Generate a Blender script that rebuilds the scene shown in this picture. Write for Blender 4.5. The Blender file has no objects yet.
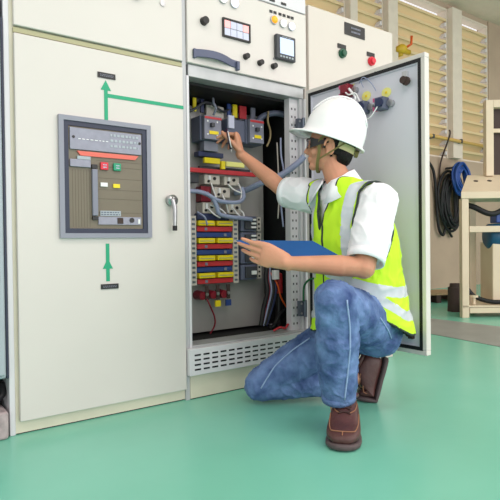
import bpy, bmesh, math, random
from mathutils import Vector, Matrix
from mathutils.bvhtree import BVHTree
random.seed(7)
sc = bpy.context.scene
C = bpy.context.collection
R = math.radians
PI = math.pi

# ------------------------------------------------------------------ camera
YAW, PITCH, ROLL, FL, DIST, CAMH = 0.9458, 0.0132, 0.0118, 526.87, 2.248, 0.76
f0 = Vector((math.cos(YAW), math.sin(YAW), 0)); r0 = Vector((math.sin(YAW), -math.cos(YAW), 0)); UP = Vector((0, 0, 1))
cf = f0*math.cos(PITCH) - UP*math.sin(PITCH)
cu0 = UP*math.cos(PITCH) + f0*math.sin(PITCH)
cr = r0*math.cos(ROLL) - cu0*math.sin(ROLL)
cu = cu0*math.cos(ROLL) + r0*math.sin(ROLL)
cpos = Vector((0, -DIST, CAMH))
cam_d = bpy.data.cameras.new('camera'); cam = bpy.data.objects.new('camera', cam_d); C.objects.link(cam)
cam_d.sensor_width = 36; cam_d.lens = FL/500*36; cam_d.clip_start = .05; cam_d.clip_end = 200
m = Matrix((cr, cu, -cf)).transposed().to_4x4(); m.translation = cpos
cam.matrix_world = m
sc.camera = cam
sc.view_settings.view_transform = 'Standard'; sc.view_settings.look = 'None'
sc.view_settings.gamma = 1; sc.view_settings.use_curve_mapping = False
sc.view_settings.exposure = -0.22

def at(x, y, d):                    # a point measured at distance d
    return cpos + cf*d + cr*((x-250)/FL*d) - cu*((y-250)/FL*d)

# ------------------------------------------------------------------ materials
def s2l(c):
    return tuple(((v/255)/12.92 if v/255 <= .04045 else ((v/255+.055)/1.055)**2.4) for v in c)
def mat(name, col, rough=.5, metal=0, noise=0, nscale=8, bump=0, bscale=40, emit=None, estr=1, col2=None, spec=.5, trans=0, sss=0, coat=0, detail=3, ramp=(.35, .65), stretch=None):
    mt = bpy.data.materials.new(name); mt.use_nodes = True
    nt = mt.node_tree; b = nt.nodes['Principled BSDF']
    lin = s2l(col)
    b.inputs['Base Color'].default_value = (*lin, 1)
    b.inputs['Roughness'].default_value = rough; b.inputs['Metallic'].default_value = metal
    b.inputs['Specular IOR Level'].default_value = spec
    if trans: b.inputs['Transmission Weight'].default_value = trans
    if coat: b.inputs['Coat Weight'].default_value = coat; b.inputs['Coat Roughness'].default_value = .08
    if sss:
        b.inputs['Subsurface Weight'].default_value = sss; b.inputs['Subsurface Radius'].default_value = (.012, .005, .003); b.inputs['Subsurface Scale'].default_value = 1
    tc = nt.nodes.new('ShaderNodeTexCoord')
    src = tc.outputs['Object']
    if stretch:
        mp = nt.nodes.new('ShaderNodeMapping'); mp.inputs['Scale'].default_value = stretch
        nt.links.new(src, mp.inputs['Vector']); src = mp.outputs['Vector']
    if noise or col2:
        n = nt.nodes.new('ShaderNodeTexNoise'); n.inputs['Scale'].default_value = nscale; n.inputs['Detail'].default_value = detail
        nt.links.new(src, n.inputs['Vector'])
        rp = nt.nodes.new('ShaderNodeValToRGB')
        c2 = s2l(col2) if col2 else tuple(v*(1-noise) for v in lin)
        rp.color_ramp.elements[0].position = ramp[0]; rp.color_ramp.elements[1].position = ramp[1]
        rp.color_ramp.elements[0].color = (*c2, 1); rp.color_ramp.elements[1].color = (*lin, 1)
        nt.links.new(n.outputs['Fac'], rp.inputs['Fac']); nt.links.new(rp.outputs['Color'], b.inputs['Base Color'])
    if bump:
        n2 = nt.nodes.new('ShaderNodeTexNoise'); n2.inputs['Scale'].default_value = bscale; n2.inputs['Detail'].default_value = 4
        nt.links.new(src, n2.inputs['Vector'])
        bp = nt.nodes.new('ShaderNodeBump'); bp.inputs['Strength'].default_value = bump; bp.inputs['Distance'].default_value = .01
        nt.links.new(n2.outputs['Fac'], bp.inputs['Height']); nt.links.new(bp.outputs['Normal'], b.inputs['Normal'])
    if emit:
        b.inputs['Emission Color'].default_value = (*s2l(emit), 1); b.inputs['Emission Strength'].default_value = estr
    return mt
M = {}
M['cream'] = mat('cream_enamel', (216, 210, 205), .42, noise=.03, nscale=2, bump=.02, bscale=120)
M['cream2'] = mat('beige_enamel', (212, 202, 194), .45, noise=.03, nscale=2)
M['plinth'] = mat('plinth_enamel', (222, 216, 196), .5, noise=.08, nscale=6)
M['olive'] = mat('olive_trim', (172, 168, 132), .5)
M['white_trim'] = mat('white_trim', (216, 214, 219), .4)
M['grey_trim'] = mat('grey_trim', (188, 188, 192), .45)
M['sheet'] = mat('galvanised_sheet', (186, 188, 190), .45, .3, noise=.12, nscale=10)
M['plate'] = mat('mounting_plate', (170, 168, 166), .5, .1, noise=.08, nscale=6)
M['void_shade'] = mat('interior_shade', (22, 22, 24), .7)  # near-black colour stands in for the deep shade inside the open cabinet
M['darkgrey'] = mat('dark_grey', (60, 62, 68), .5)
M['bluegrey'] = mat('blue_grey_plastic', (96, 102, 124), .5, noise=.1)
M['bluegrey_l'] = mat('light_blue_grey_plastic', (132, 134, 150), .5, noise=.08)
M['slate'] = mat('slate_bar', (88, 98, 112), .5)
M['black'] = mat('black_plastic', (16, 16, 18), .4)
M['rubber'] = mat('black_rubber', (14, 15, 20), .6)
M['navy'] = mat('navy_plastic', (38, 48, 86), .45)
M['blue'] = mat('blue_plastic', (40, 66, 130), .45)
M['red'] = mat('red_plastic', (196, 48, 56), .45, noise=.1, nscale=30)
M['darkred'] = mat('dark_red_plastic', (130, 20, 40), .4)
M['yellow'] = mat('yellow_plastic', (238, 214, 20), .45)
M['paleyellow'] = mat('pale_yellow', (236, 232, 140), .6)
M['white'] = mat('white_plastic', (235, 235, 235), .4)
M['beige_pl'] = mat('beige_plastic', (205, 198, 188), .5, noise=.08, nscale=20)
M['paper'] = mat('white_paper', (240, 242, 245), .8)
M['cablegrey'] = mat('blue_grey_cable', (150, 160, 190), .5, noise=.1, nscale=40)
M['metal'] = mat('brushed_steel', (190, 190, 192), .3, .85, noise=.1, nscale=30)
M['darkmetal'] = mat('gunmetal', (110, 118, 132), .4, .6)
M['acb_frame'] = mat('breaker_bezel', (140, 142, 156), .4)
M['acb_inner'] = mat('breaker_recess', (44, 50, 72), .5)
M['acb_face'] = mat('breaker_olive_face', (120, 110, 94), .5, noise=.06, nscale=10)
M['acb_trip'] = mat('breaker_trip_unit', (138, 140, 158), .25, noise=.15, nscale=30, coat=.4)
M['coral'] = mat('coral_strip', (226, 104, 88), .4)
M['green_tape'] = mat('green_tape', (20, 160, 118), .5)
M['green_btn'] = mat('green_button', (14, 150, 110), .4)
M['dkgreen_btn'] = mat('dark_green_button', (20, 84, 60), .35)
M['red_btn'] = mat('red_button', (220, 40, 60), .4)
M['handle_blue'] = mat('blue_grey_handle', (84, 90, 116), .4)
M['door_in'] = mat('door_inner_grey', (214, 214, 226), .4, noise=.03, nscale=2)
M['lampY'] = mat('amber_lamp', (240, 160, 30), .3, emit=(255, 160, 30), estr=.7)
M['lampW'] = mat('white_lamp', (250, 250, 240), .3, emit=(250, 250, 235), estr=1.1)
M['lampB'] = mat('violet_white_lamp', (235, 235, 255), .3, emit=(225, 225, 255), estr=1.3)
M['screen'] = mat('lit_screen', (190, 205, 235), .3, emit=(170, 190, 235), estr=.55)
M['pinklit'] = mat('lit_red_window', (250, 180, 180), .4, emit=(255, 160, 160), estr=.45)
M['lavlit'] = mat('window_tile', (205, 208, 230), .4)
M['skin'] = mat('skin', (212, 150, 120), .5, sss=.12, noise=.10, nscale=14, bump=.08, bscale=160)
M['hair'] = mat('black_hair', (18, 15, 15), .55, bump=.6, bscale=120, stretch=(1, 1, .25))
M['hat'] = mat('white_helmet', (248, 248, 250), .25, coat=.3)
M['shirt'] = mat('white_cotton', (242, 243, 248), .85, bump=.15, bscale=60)
M['vest'] = mat('hi_vis_lime', (200, 246, 40), .75, bump=.12, bscale=200, noise=.05, nscale=6)
M['refl'] = mat('reflective_tape', (200, 206, 214), .4, noise=.06, nscale=40)
M['binding'] = mat('dark_binding', (44, 54, 50), .8)
M['denim'] = mat('blue_denim', (122, 150, 200), .85, col2=(42, 66, 118), nscale=11, bump=.45, bscale=70, detail=6, ramp=(.3, .72))  # random fade; its light and dark tones also paint fold highlights and shadow
M['seam'] = mat('denim_seam', (150, 172, 210), .85)
M['leather'] = mat('brown_leather', (88, 52, 50), .45, noise=.3, nscale=18, bump=.25, bscale=60)
M['sole'] = mat('grey_brown_sole', (84, 70, 72), .6)
M['stitch'] = mat('tan_stitch', (150, 104, 76), .7)
M['lace'] = mat('brown_lace', (60, 34, 32), .7)
M['strap'] = mat('olive_strap', (112, 104, 56), .7)
M['headband'] = mat('beige_headband', (196, 186, 140), .6)
M['clipblue'] = mat('blue_clipboard', (22, 84, 150), .35, noise=.12, nscale=10)
M['penpurple'] = mat('dark_purple_pen', (50, 24, 48), .3)
M['wall'] = mat('beige_wall', (186, 164, 144), .85, noise=.12, nscale=1.5, bump=.1)
M['post'] = mat('cream_post', (222, 210, 196), .7, noise=.06)
M['ceil'] = mat('ceiling_paint', (226, 208, 192), .9, noise=.05)
M['slat'] = mat('tan_louvre', (236, 214, 170), .6, noise=.06, nscale=2)
M['machine'] = mat('cream_machine', (222, 204, 178), .5, noise=.06, nscale=5)
M['wood'] = mat('pale_wood', (176, 150, 116), .8, noise=.25, nscale=14, stretch=(1, 8, 1))
M['brown'] = mat('dark_brown', (64, 48, 44), .7)
M['drum'] = mat('blue_drum', (24, 84, 120), .4)
M['hoseblue'] = mat('blue_hose', (24, 72, 150), .4)
M['ngrey'] = mat('grey_blue_enamel', (168, 178, 186), .45, noise=.05)
M['concrete'] = mat('pink_grey_concrete', (186, 170, 172), .85, noise=.3, nscale=25, bump=.3)
M['trench'] = mat('grey_trench_cover', (150, 152, 148), .45, noise=.12, nscale=5)
M['orange'] = mat('orange_plastic', (220, 90, 30), .5)
M['glass'] = mat('clear_lens', (230, 235, 235), .05, trans=1)
M['teal'] = mat('green_earth_wire', (30, 100, 60), .5)

def translucent(mt, col, k):
    nt = mt.node_tree; b = nt.nodes['Principled BSDF']; out = nt.nodes['Material Output']
    tr = nt.nodes.new('ShaderNodeBsdfTranslucent'); tr.inputs['Color'].default_value = (*s2l(col), 1)
    mx = nt.nodes.new('ShaderNodeMixShader'); mx.inputs[0].default_value = k
    nt.links.new(b.outputs[0], mx.inputs[1]); nt.links.new(tr.outputs[0], mx.inputs[2]); nt.links.new(mx.outputs[0], out.inputs['Surface'])
translucent(M['slat'], (250, 232, 200), .16)
def floor_mat():
    mt = bpy.data.materials.new('green_epoxy'); mt.use_nodes = True; nt = mt.node_tree; b = nt.nodes['Principled BSDF']
    tc = nt.nodes.new('ShaderNodeTexCoord')
    n = nt.nodes.new('ShaderNodeTexNoise'); n.inputs['Scale'].default_value = 1.1; n.inputs['Detail'].default_value = 5
    n3 = nt.nodes.new('ShaderNodeTexNoise'); n3.inputs['Scale'].default_value = 14; n3.inputs['Detail'].default_value = 5
    nt.links.new(tc.outputs['Object'], n.inputs['Vector']); nt.links.new(tc.outputs['Object'], n3.inputs['Vector'])
    rp = nt.nodes.new('ShaderNodeValToRGB')
    rp.color_ramp.elements[0].position = .3; rp.color_ramp.elements[1].position = .7
    rp.color_ramp.elements[0].color = (*s2l((114, 190, 166)), 1); rp.color_ramp.elements[1].color = (*s2l((128, 202, 180)), 1)
    nt.links.new(n.outputs['Fac'], rp.inputs['Fac']); nt.links.new(rp.outputs['Color'], b.inputs['Base Color'])
    mr = nt.nodes.new('ShaderNodeMapRange'); b.inputs['Roughness'].default_value = .27
    return mt
M['floor'] = floor_mat()

# ------------------------------------------------------------------ mesh helpers
def bx(bm, x0, x1, y0, y1, z0, z1, mtx=None):
    vs = [bm.verts.new(Vector(p)) for p in ((x0,y0,z0),(x1,y0,z0),(x1,y1,z0),(x0,y1,z0),(x0,y0,z1),(x1,y0,z1),(x1,y1,z1),(x0,y1,z1))]
    if mtx is not None:
        for v in vs: v.co = mtx @ v.co
    for f in ((0,3,2,1),(4,5,6,7),(0,1,5,4),(1,2,6,5),(2,3,7,6),(3,0,4,7)): bm.faces.new([vs[i] for i in f])
    return bm
def B(*a, mtx=None): return bx(bmesh.new(), *a, mtx=mtx)
def frame_of(d):
    d = Vector(d).normalized(); a = Vector((0,0,1)) if abs(d.z) < .9 else Vector((1,0,0))
    x = d.cross(a).normalized(); return x, d.cross(x).normalized()
def loft(bm, rings, cap=True):
    """rings: lists of Vectors, same length"""
    rv = [[bm.verts.new(p) for p in r] for r in rings]
    n = len(rv[0])
    for a, b in zip(rv, rv[1:]):
        for i in range(n): bm.faces.new((a[i], a[(i+1) % n], b[(i+1) % n], b[i]))
    if cap: bm.faces.new(rv[0][::-1]); bm.faces.new(rv[-1])
    return bm
def circ(c, x, y, a, b, n=16): return [c + x*(a*math.cos(2*PI*i/n)) + y*(b*math.sin(2*PI*i/n)) for i in range(n)]
def smoothpath(pts, sub=6):
    pts = [Vector(p) for p in pts]; out = []
    for i in range(len(pts)-1):
        p0 = pts[max(i-1,0)]; p1 = pts[i]; p2 = pts[i+1]; p3 = pts[min(i+2,len(pts)-1)]
        for k in range(sub):
            t = k/sub
            out.append(.5*((2*p1)+(p2-p0)*t+(2*p0-5*p1+4*p2-p3)*t*t+(3*p1-p0-3*p2+p3)*t**3))
    out.append(pts[-1]); return out
def tube(bm, pts, r, n=8, sm=0, rads=None):
    pts = smoothpath(pts, sm) if sm else [Vector(p) for p in pts]
    rings = []; x = None
    for i, p in enumerate(pts):
        d = (pts[min(i+1,len(pts)-1)] - pts[max(i-1,0)])
        if d.length < 1e-9: d = Vector((0,0,1))
        d.normalize()
        if x is None: x, y = frame_of(d)
        else:
            x = (x - d*x.dot(d)); x = x.normalized() if x.length > 1e-6 else frame_of(d)[0]
            y = d.cross(x)
        rr = r if rads is None else rads[0] + (rads[1]-rads[0])*i/(len(pts)-1)
        rings.append(circ(p, x, y, rr, rr, n))
    return loft(bm, rings)
def cyl(bm, p0, p1, r, r1=None, n=20):
    p0 = Vector(p0); p1 = Vector(p1); x, y = frame_of(p1-p0); r1 = r if r1 is None else r1
    return loft(bm, [circ(p0, x, y, r, r, n), circ(p1, x, y, r1, r1, n)])
def sph(bm, c, rx, ry=None, rz=None, ax=None, u=20, v=12):
    ry = rx if ry is None else ry; rz = rx if rz is None else rz
    X, Y, Z = ax if ax else (Vector((1,0,0)), Vector((0,1,0)), Vector((0,0,1)))
    c = Vector(c)
    top = bm.verts.new(c + Z*rz); bot = bm.verts.new(c - Z*rz); rows = []
    for j in range(1, v):
        t = PI*j/v
        rows.append([bm.verts.new(c + X*(rx*math.sin(t)*math.cos(2*PI*i/u)) + Y*(ry*math.sin(t)*math.sin(2*PI*i/u)) + Z*(rz*math.cos(t))) for i in range(u)])
    for i in range(u):
        bm.faces.new((top, rows[0][i], rows[0][(i+1)%u])); bm.faces.new((bot, rows[-1][(i+1)%u], rows[-1][i]))
        for j in range(v-2): bm.faces.new((rows[j][i], rows[j+1][i], rows[j+1][(i+1)%u], rows[j][(i+1)%u]))
    return bm
def capsule(bm, p0, p1, r0_, r1_, n=16):
    p0 = Vector(p0); p1 = Vector(p1)
    x, y = frame_of(p1-p0); d = (p1-p0).normalized(); rings = []
    for k in range(1, 5):
        t = PI/2*k/4; rings.append(circ(p0 - d*(r0_*math.cos(t)), x, y, r0_*math.sin(t), r0_*math.sin(t), n))
    for k in range(3, -1, -1):
        t = PI/2*k/4
        if k == 0: t = PI/2*.08
        rings.append(circ(p1 + d*(r1_*math.cos(t)), x, y, r1_*math.sin(t), r1_*math.sin(t), n))
    loft(bm, rings)
def obj(name, bm, m_, parent=None, smooth=False, bevel=0, seg=2):
    bmesh.ops.recalc_face_normals(bm, faces=bm.faces)
    me = bpy.data.meshes.new(name); bm.to_mesh(me); bm.free()
    return objm(name, me, m_, parent, smooth, bevel, seg)
def objm(name, me, m_, parent=None, smooth=False, bevel=0, seg=2):
    o = bpy.data.objects.new(name, me); C.objects.link(o)
    me.materials.clear(); me.materials.append(M[m_] if isinstance(m_, str) else m_)
    if smooth:
        for p in me.polygons: p.use_smooth = True
    if bevel:
        md = o.modifiers.new('bevel', 'BEVEL'); md.width = bevel; md.segments = seg; md.limit_method = 'ANGLE'
        for p in me.polygons: p.use_smooth = True
        w = o.modifiers.new('wn', 'WEIGHTED_NORMAL')
    if parent:
        o.parent = parent
        w = Vector((0,0,0)); q = parent
        while q: w += q.location; q = q.parent
        if parent.type == 'EMPTY' or w.length > 0:
            o.data.transform(Matrix.Translation(-w))
    return o
def thing(name, label, cat, loc=(0,0,0), group=None):
    o = bpy.data.objects.new(name, None); C.objects.link(o); o.location = loc; o.empty_display_size = .1
    o['label'] = label; o['category'] = cat
    if group: o['group'] = group
    return o
def tag(o, label, cat, group=None):
    """a thing of one mesh: origin to its base"""
    me = o.data; vs = [v.co for v in me.vertices]
    c = Vector(((min(v.x for v in vs)+max(v.x for v in vs))/2, (min(v.y for v in vs)+max(v.y for v in vs))/2, min(v.z for v in vs)))
    me.transform(Matrix.Translation(-c)); o.location = c
    o['label'] = label; o['category'] = cat
    if group: o['group'] = group
    return o
def struct(name, bm, m_, parent=None, **k):
    o = obj(name, bm, m_, parent, **k)
    if not parent: o['kind'] = 'structure'
    return o
def remesh(bm, vox, it=4, fac=.5):
    bmesh.ops.recalc_face_normals(bm, faces=bm.faces)
    me = bpy.data.meshes.new('tmp'); bm.to_mesh(me); bm.free()
    o = bpy.data.objects.new('tmp', me); C.objects.link(o)
    r = o.modifiers.new('r', 'REMESH'); r.mode = 'VOXEL'; r.voxel_size = vox
    if it: s = o.modifiers.new('s', 'SMOOTH'); s.iterations = it; s.factor = fac
    dg = bpy.context.evaluated_depsgraph_get(); dg.update()
    out = bpy.data.meshes.new_from_object(o.evaluated_get(dg))
    bpy.data.objects.remove(o); return out
def dup(root, dloc, label=None, group=None):
    def cp(o, par):
        c = o.copy(); C.objects.link(c)
        if par: c.parent = par
        for ch in [x for x in bpy.data.objects if x.parent == o and x.name != c.name]: cp(ch, c)
        return c
    r = cp(root, None); r.location = Vector(root.location) + Vector(dloc)
    if label: r['label'] = label
    if group: r['group'] = group
    return r

# ------------------------------------------------------------------ setting
YW = 2.83
struct('floor', B(-4, 14, -7, 4, -.1, 0), 'floor')
struct('trim_1', loft(bmesh.new(), [[Vector(p)+Vector((0,0,z)) for p in ((3.706,.432,0),(3.621,-.253,0),(3.5,-.9,0),(4.3,-.9,0),(4.457,.206,0),(4.43,.955,0),(4.4,1.5,0),(3.8,1.5,0))] for z in (.0005,.004)]), 'trench')
bw = bmesh.new()
bx(bw, -4, 14, YW, YW+.2, 0, 2.1)                   # under the windows
bx(bw, 8.86, 14, YW-.02, YW+.2, 2.1, 4.6)
bx(bw, -4, 3.6, YW, YW+.2, 2.1, 4.6)
bx(bw, 3.6, 14, YW, YW+.2, 4.52, 4.6)
struct('wall_back', bw, 'wall')
struct('wall_right', B(13.8, 14, -7, YW, 0, 4.6), 'wall')
struct('ceiling', B(-4, 14, -7, YW+.2, 4.6, 4.75), 'ceil')
wins = [(3.62, 5.31), (5.45, 6.09), (6.30, 7.66), (7.92, 8.86)]
for i, (a, b) in enumerate(wins):
    sb = bmesh.new(); z = 2.135
    while z < 4.25:
        mt_ = Matrix.Translation((0, YW+.15, z)) @ Matrix.Rotation(-R(42), 4, 'X')
        bx(sb, a+.03, b-.03, -.200, 0, -.004, .004, mtx=mt_); bx(sb, a+.03, b-.03, YW-.004, YW+.002, z+.096, z+.137); z += .173
    w = struct('window_%d' % (i+1), sb, 'slat')
    fb = bmesh.new()
    bx(fb, a, a+.03, YW, YW+.16, 2.1, 4.52); bx(fb, b-.03, b, YW, YW+.16, 2.1, 4.52)
    bx(fb, a+.03, b-.03, YW+.02, YW+.16, 2.1, 2.13); bx(fb, a+.03, b-.03, YW, YW+.16, 4.49, 4.52)
    obj('window_frame', fb, 'post', w)
    zb = bmesh.new(); z = 2.135
    while z < 4.25:
        bx(zb, b-.070, b-.032, YW-.005, YW+.13, z+.02, z+.075); z += .173
    obj('slat_bracket', zb, 'white_trim', w)
for i, (a, b) in enumerate([(5.31, 5.45), (6.09, 6.30), (7.66, 7.92)]):
    struct('trim_%d' % (i+2), B(a, b, YW-.10, YW+.16, 2.1, 4.52), 'post')

# pipes on the wall
pb = bmesh.new(); tube(pb, [(6.5, YW-.14, 2.38), (7.4, YW-.14, 2.37), (8.84, YW-.14, 2.35)], .028, 10)
t = thing('wall_pipe', 'thin ochre pipe running level across the foot of the louvred windows', 'pipe', (7.6, YW-.14, 2.33))
obj('pipe', pb, mat('ochre_pipe', (206, 168, 96), .5), t, True)
for x in (7.05, 7.8, 8.7): obj('bracket', B(x-.02, x+.02, YW-.17, YW-.0, 2.34, 2.40), 'darkgrey', t)
tag(obj('conduit', tube(bmesh.new(), [(7.42, YW-.19, 2.5), (7.42, YW-.19, 2.4), (7.40, YW-.04, 2.0), (7.37, YW-.04, 1.66)], .013, 8, 4), 'brown', smooth=True),
    'thin dark cord dropping past the pipe beside the louvred window', 'cable')
# yellow valve seen over the door
t = thing('gas_valve', 'small yellow valve with an orange lever above the open cabinet door', 'valve', (6.34, YW-.15, 3.50))
vb = bmesh.new(); sph(vb, (6.36, YW-.12, 3.57), .09, .07, .07); cyl(vb, (6.25, YW-.12, 3.55), (6.52, YW-.12, 3.55), .04); cyl(vb, (6.36, YW-.12, 3.5), (6.36, YW-.0, 3.5), .03)
obj('valve_body', vb, mat('valve_yellow', (206, 170, 40), .5), t, True)
obj('lever', tube(bmesh.new(), [(6.42, YW-.16, 3.6), (6.47, YW-.2, 3.64), (6.48, YW-.2, 3.76)], .018, 8), 'orange', t, True)

# hoses hanging on the wall
def coil(bm, c, rx, rz, r, n, jit, yo=.05, tilt=0):
    for k in range(n):
        pts = []
        a0 = random.random()*6; ox, oz = random.uniform(-jit, jit), random.uniform(-jit, jit); s = 1-.05*k*random.random()
        for j in range(33):
            a = a0+2*PI*j/32
            pts.append(Vector((c[0]+ox+rx*s*math.cos(a)+tilt*math.sin(a), c[1]-yo-.012*k+.01*math.sin(3*a+k), c[2]+oz+rz*s*math.sin(a))))
        tube(bm, pts, r, 6)
cb = bmesh.new(); coil(cb, (7.62, YW-.19, 1.74), .19, .25, .017, 6, .02); coil(cb, (7.62, YW-.19, 1.74), .13, .19, .017, 6, .02)
tag(obj('hose_coil', cb, 'hoseblue', smooth=True), 'coiled bright blue hose hanging on the wall over the black cables', 'hose')
cb = bmesh.new(); coil(cb, (7.57, YW-.06, 1.38), .27, .44, .022, 7, .06, .02); coil(cb, (7.62, YW-.05, 1.40), .15, .36, .02, 5, .05, .02)
tube(cb, [(7.06, YW-.05, 2.0), (7.2, YW-.05, 1.85), (7.26, YW-.05, 1.5), (7.3, YW-.06, 1.0), (7.42, YW-.06, .85), (7.5, YW-.06, 1.0)], .022, 8, 5)
tube(cb, [(7.75, YW-.05, 1.0), (7.6, YW-.05, .93), (7.68, YW-.05, .82)], .02, 8, 5)
tag(obj('cable_coil', cb, 'rubber', smooth=True), 'thick black cables coiled and hanging on the beige wall below the windows', 'cable')

hk = bmesh.new(); cyl(hk, (7.60, YW-.001, 1.93), (7.60, YW-.28, 1.93), .018, n=12); cyl(hk, (7.60, YW-.28, 1.93), (7.60, YW-.29, 1.93), .025, n=12)
tag(obj('wall_hook', hk, 'darkgrey'), 'dark round hook on the wall carrying the blue and black coils', 'hook')
# ------------------------------------------------------------------ cream machine frame at the right
FX = Vector((4.705, .722, 0)); e1 = Vector((.80, -.60, 0)).normalized(); e2 = Vector((.60, .80, 0))
FM = Matrix((e1, e2, UP)).transposed().to_4x4(); FM.translation = FX
t = thing('machine_frame', 'cream steel machine stand with a sloping top at the right edge', 'machine', FX)
for u_, v_ in ((0, 0), (.85, 0), (.24, .42), (.85, .42)):
    if True:
        obj('leg', B(u_, u_+.068, v_, v_+.075, 0, 1.17, mtx=FM), 'machine', t, bevel=.004)
fb = bmesh.new()
bx(fb, .075, .85, .005, .07, .045, .10, mtx=FM); bx(fb, .315, .85, .42, .485, .045, .10, mtx=FM)
obj('bottom_rail', fb, 'machine', t, bevel=.003)
fb = bmesh.new(); bx(fb, .075, .85, .005, .07, .84, .90, mtx=FM)
obj('middle_rail', fb, 'machine', t, bevel=.003)
shb = bmesh.new(); q = [fm_ for fm_ in ((0,0),(.9,0),(.9,.49),(.24,.49))]
loft(shb, [[FM @ Vector((a, b, z)) for a, b in q] for z in (.105, .12)]); obj('shelf', shb, 'machine', t)
# sloping top
fb = bmesh.new()
v = [FM @ Vector(p) for p in ((-.01,-.01,1.17),(.93,-.01,1.17),(.93,.5,1.17),(.25,.5,1.17),(-.01,-.01,1.235),(.93,-.01,1.235),(.93,.5,1.46),(.25,.5,1.46))]
bv = [fb.verts.new(p) for p in v]
for q in ((0,3,2,1),(0,1,5,4),(1,2,6,5),(2,3,7,6),(3,0,4,7),(4,5,6,7)): fb.faces.new([bv[i] for i in q])
top = obj('sloping_top', fb, 'machine', t, bevel=.004)
hb = bmesh.new()
fn = (v[5]-v[4]).cross(v[7]-v[4]).normalized()
if fn.z < 0: fn = -fn
for k in (.36, .50):
    p = FM @ Vector((k-.1, .30, 0)); p.z = 1.235+.225*(.31/.51)
    cyl(hb, p-fn*.004, p+fn*.006, .022)
obj('bolt', hb, 'brown', top)
hb = bmesh.new(); bx(hb, .42, .50, .42, .5, 1.44, 2.24, mtx=FM); bx(hb, .50, 1.05, .42, .5, 2.16, 2.24, mtx=FM)
obj('upright', hb, 'machine', t, bevel=.004)
obj('back_panel', B(.50, 1.05, .5, .55, 1.44, 2.16, mtx=FM), 'brown', t)
obj('crossbar', B(.50, 1.05, .44, .48, 1.90, 1.94, mtx=FM), 'machine', t)
obj('housing', B(.34, .83, .1, .40, .125, .74, mtx=FM), 'machine', t, bevel=.01)
def fm(*p): return FM @ Vector(p)
tag(obj('hose', tube(bmesh.new(), [fm(.1,.12,.27), fm(.16,.1,.20), fm(.28,.05,.155), fm(.42,.02,.15), fm(.6,.03,.15)], .022, 8, 5), 'rubber', smooth=True),
    'black hose curving over the bottom shelf of the cream machine stand', 'hose')
tag(obj('hose', tube(bmesh.new(), [fm(.05,.2,1.13), fm(.15,.12,1.10), fm(.32,.08,1.02), fm(.5,.1,1.08), fm(.7,.1,1.06)], .028, 8, 5), 'rubber', smooth=True),
    'black hose sagging under the sloping top of the cream machine stand', 'hose')
db = bmesh.new(); xx, yy = e2, UP
pr = [(.0,.0),(.0,.10),(.02,.125),(.10,.13),(.30,.13),(.40,.13),(.5,.12),(.51,.0)]
loft(db, [circ(fm(.32+a, .2, .80-.0), xx, yy, max(b_, .002), max(b_, .002), 20) for a, b_ in pr])
tg = obj('tank', db, 'drum', smooth=True)
tag(tg, 'round blue tank lying inside the cream machine stand under its middle rail', 'tank')
db = bmesh.new(); bx(db, .40, .55, .15, .30, .935, 1.02, mtx=FM)
tg = obj('motor_box', db, 'hoseblue', bevel=.01); tag(tg, 'small bright blue box on the blue tank in the machine stand', 'box')
db = bmesh.new()
b0 = fm(.14, .07, .125); cyl(db, b0, b0+Vector((0,0,.07)), .016); cyl(db, b0+Vector((0,0,.07)), b0+Vector((0,0,.09)), .04)
tag(obj('knob_bolt', db, 'machine', smooth=False), 'small cream bolt with a round head standing on the machine stand shelf', 'bolt')
bb = bmesh.new(); cyl(bb, (5.10, 1.05, 0), (5.10, 1.05, .26), .085, .08, 24); cyl(bb, (5.10, 1.05, .26), (5.10, 1.05, .30), .065, .06, 24)
tag(obj('canister', bb, 'brown', smooth=False), 'dark brown round canister on the floor left of the machine stand', 'canister')
t = thing('wooden_pallet', 'low pale wooden pallet on the green floor under the hanging cables', 'pallet', (5.75, 1.85, 0))
pm = Matrix.Translation((5.75, 1.85, 0)) @ Matrix.Rotation(R(-28), 4, 'Z')
pbm = bmesh.new()
for k in range(5): bx(pbm, -.36, .36, -.26+.11*k, -.17+.11*k, .095, .115, mtx=pm)
obj('deck_board', pbm, 'wood', t)
pbm = bmesh.new()
for k in (-.33, -.03, .27): bx(pbm, k, k+.06, -.26, .27, .0, .095, mtx=pm)
obj('runner', pbm, 'brown', t)

# ------------------------------------------------------------------ cabinets
def marks(bm, x0, x1, y, z0, z1, rows, seed=1):
    rnd = random.Random(seed); h = (z1-z0)/rows
    for r_ in range(rows):
        x = x0; zc = z0+h*(r_+.5)
        while x < x1:
            w = (x1-x0)*rnd.uniform(.06, .12); bx(bm, x, min(x+w, x1), y-.001, y, zc-h*.22, zc+h*.22); x += w+(x1-x0)*.05
    return bm

# left cream cabinet
t = thing('switchgear_cabinet', 'closed cream switchgear cabinet with a black framed circuit breaker and green arrows', 'cabinet', (.84, .4, 0))
obj('body', B(.462, 1.232, .0, .8, .005, 2.35), 'plinth', t)
obj('base_gap_shade', B(.47, 1.225, .004, .78, .0, .0049), 'black', t)  # black strip painting the shade in the gap above the floor
obj('corner_post', B(.440, .462, -.006, .8, 0, 2.35), 'white_trim', t, bevel=.003)
dr = obj('door', B(.476, 1.231, -.024, -.001, .055, 1.606), 'cream', t, bevel=.004)
obj('top_panel', B(.476, 1.231, -.024, -.001, 1.636, 2.345), 'cream', t, bevel=.004)
obj('trim_strip', B(.476, 1.231, -.014, -.001, 1.611, 1.630), 'olive', t)
gb = bmesh.new()
def seg(x0, z0, x1, z1, w):
    if abs(x1-x0) < 1e-6: bx(gb, x0-w/2, x0+w/2, -.0262, -.0243, min(z0,z1), max(z0,z1))
    else: bx(gb, min(x0,x1), max(x0,x1), -.0262, -.0243, z0-w/2, z0+w/2)
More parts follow.
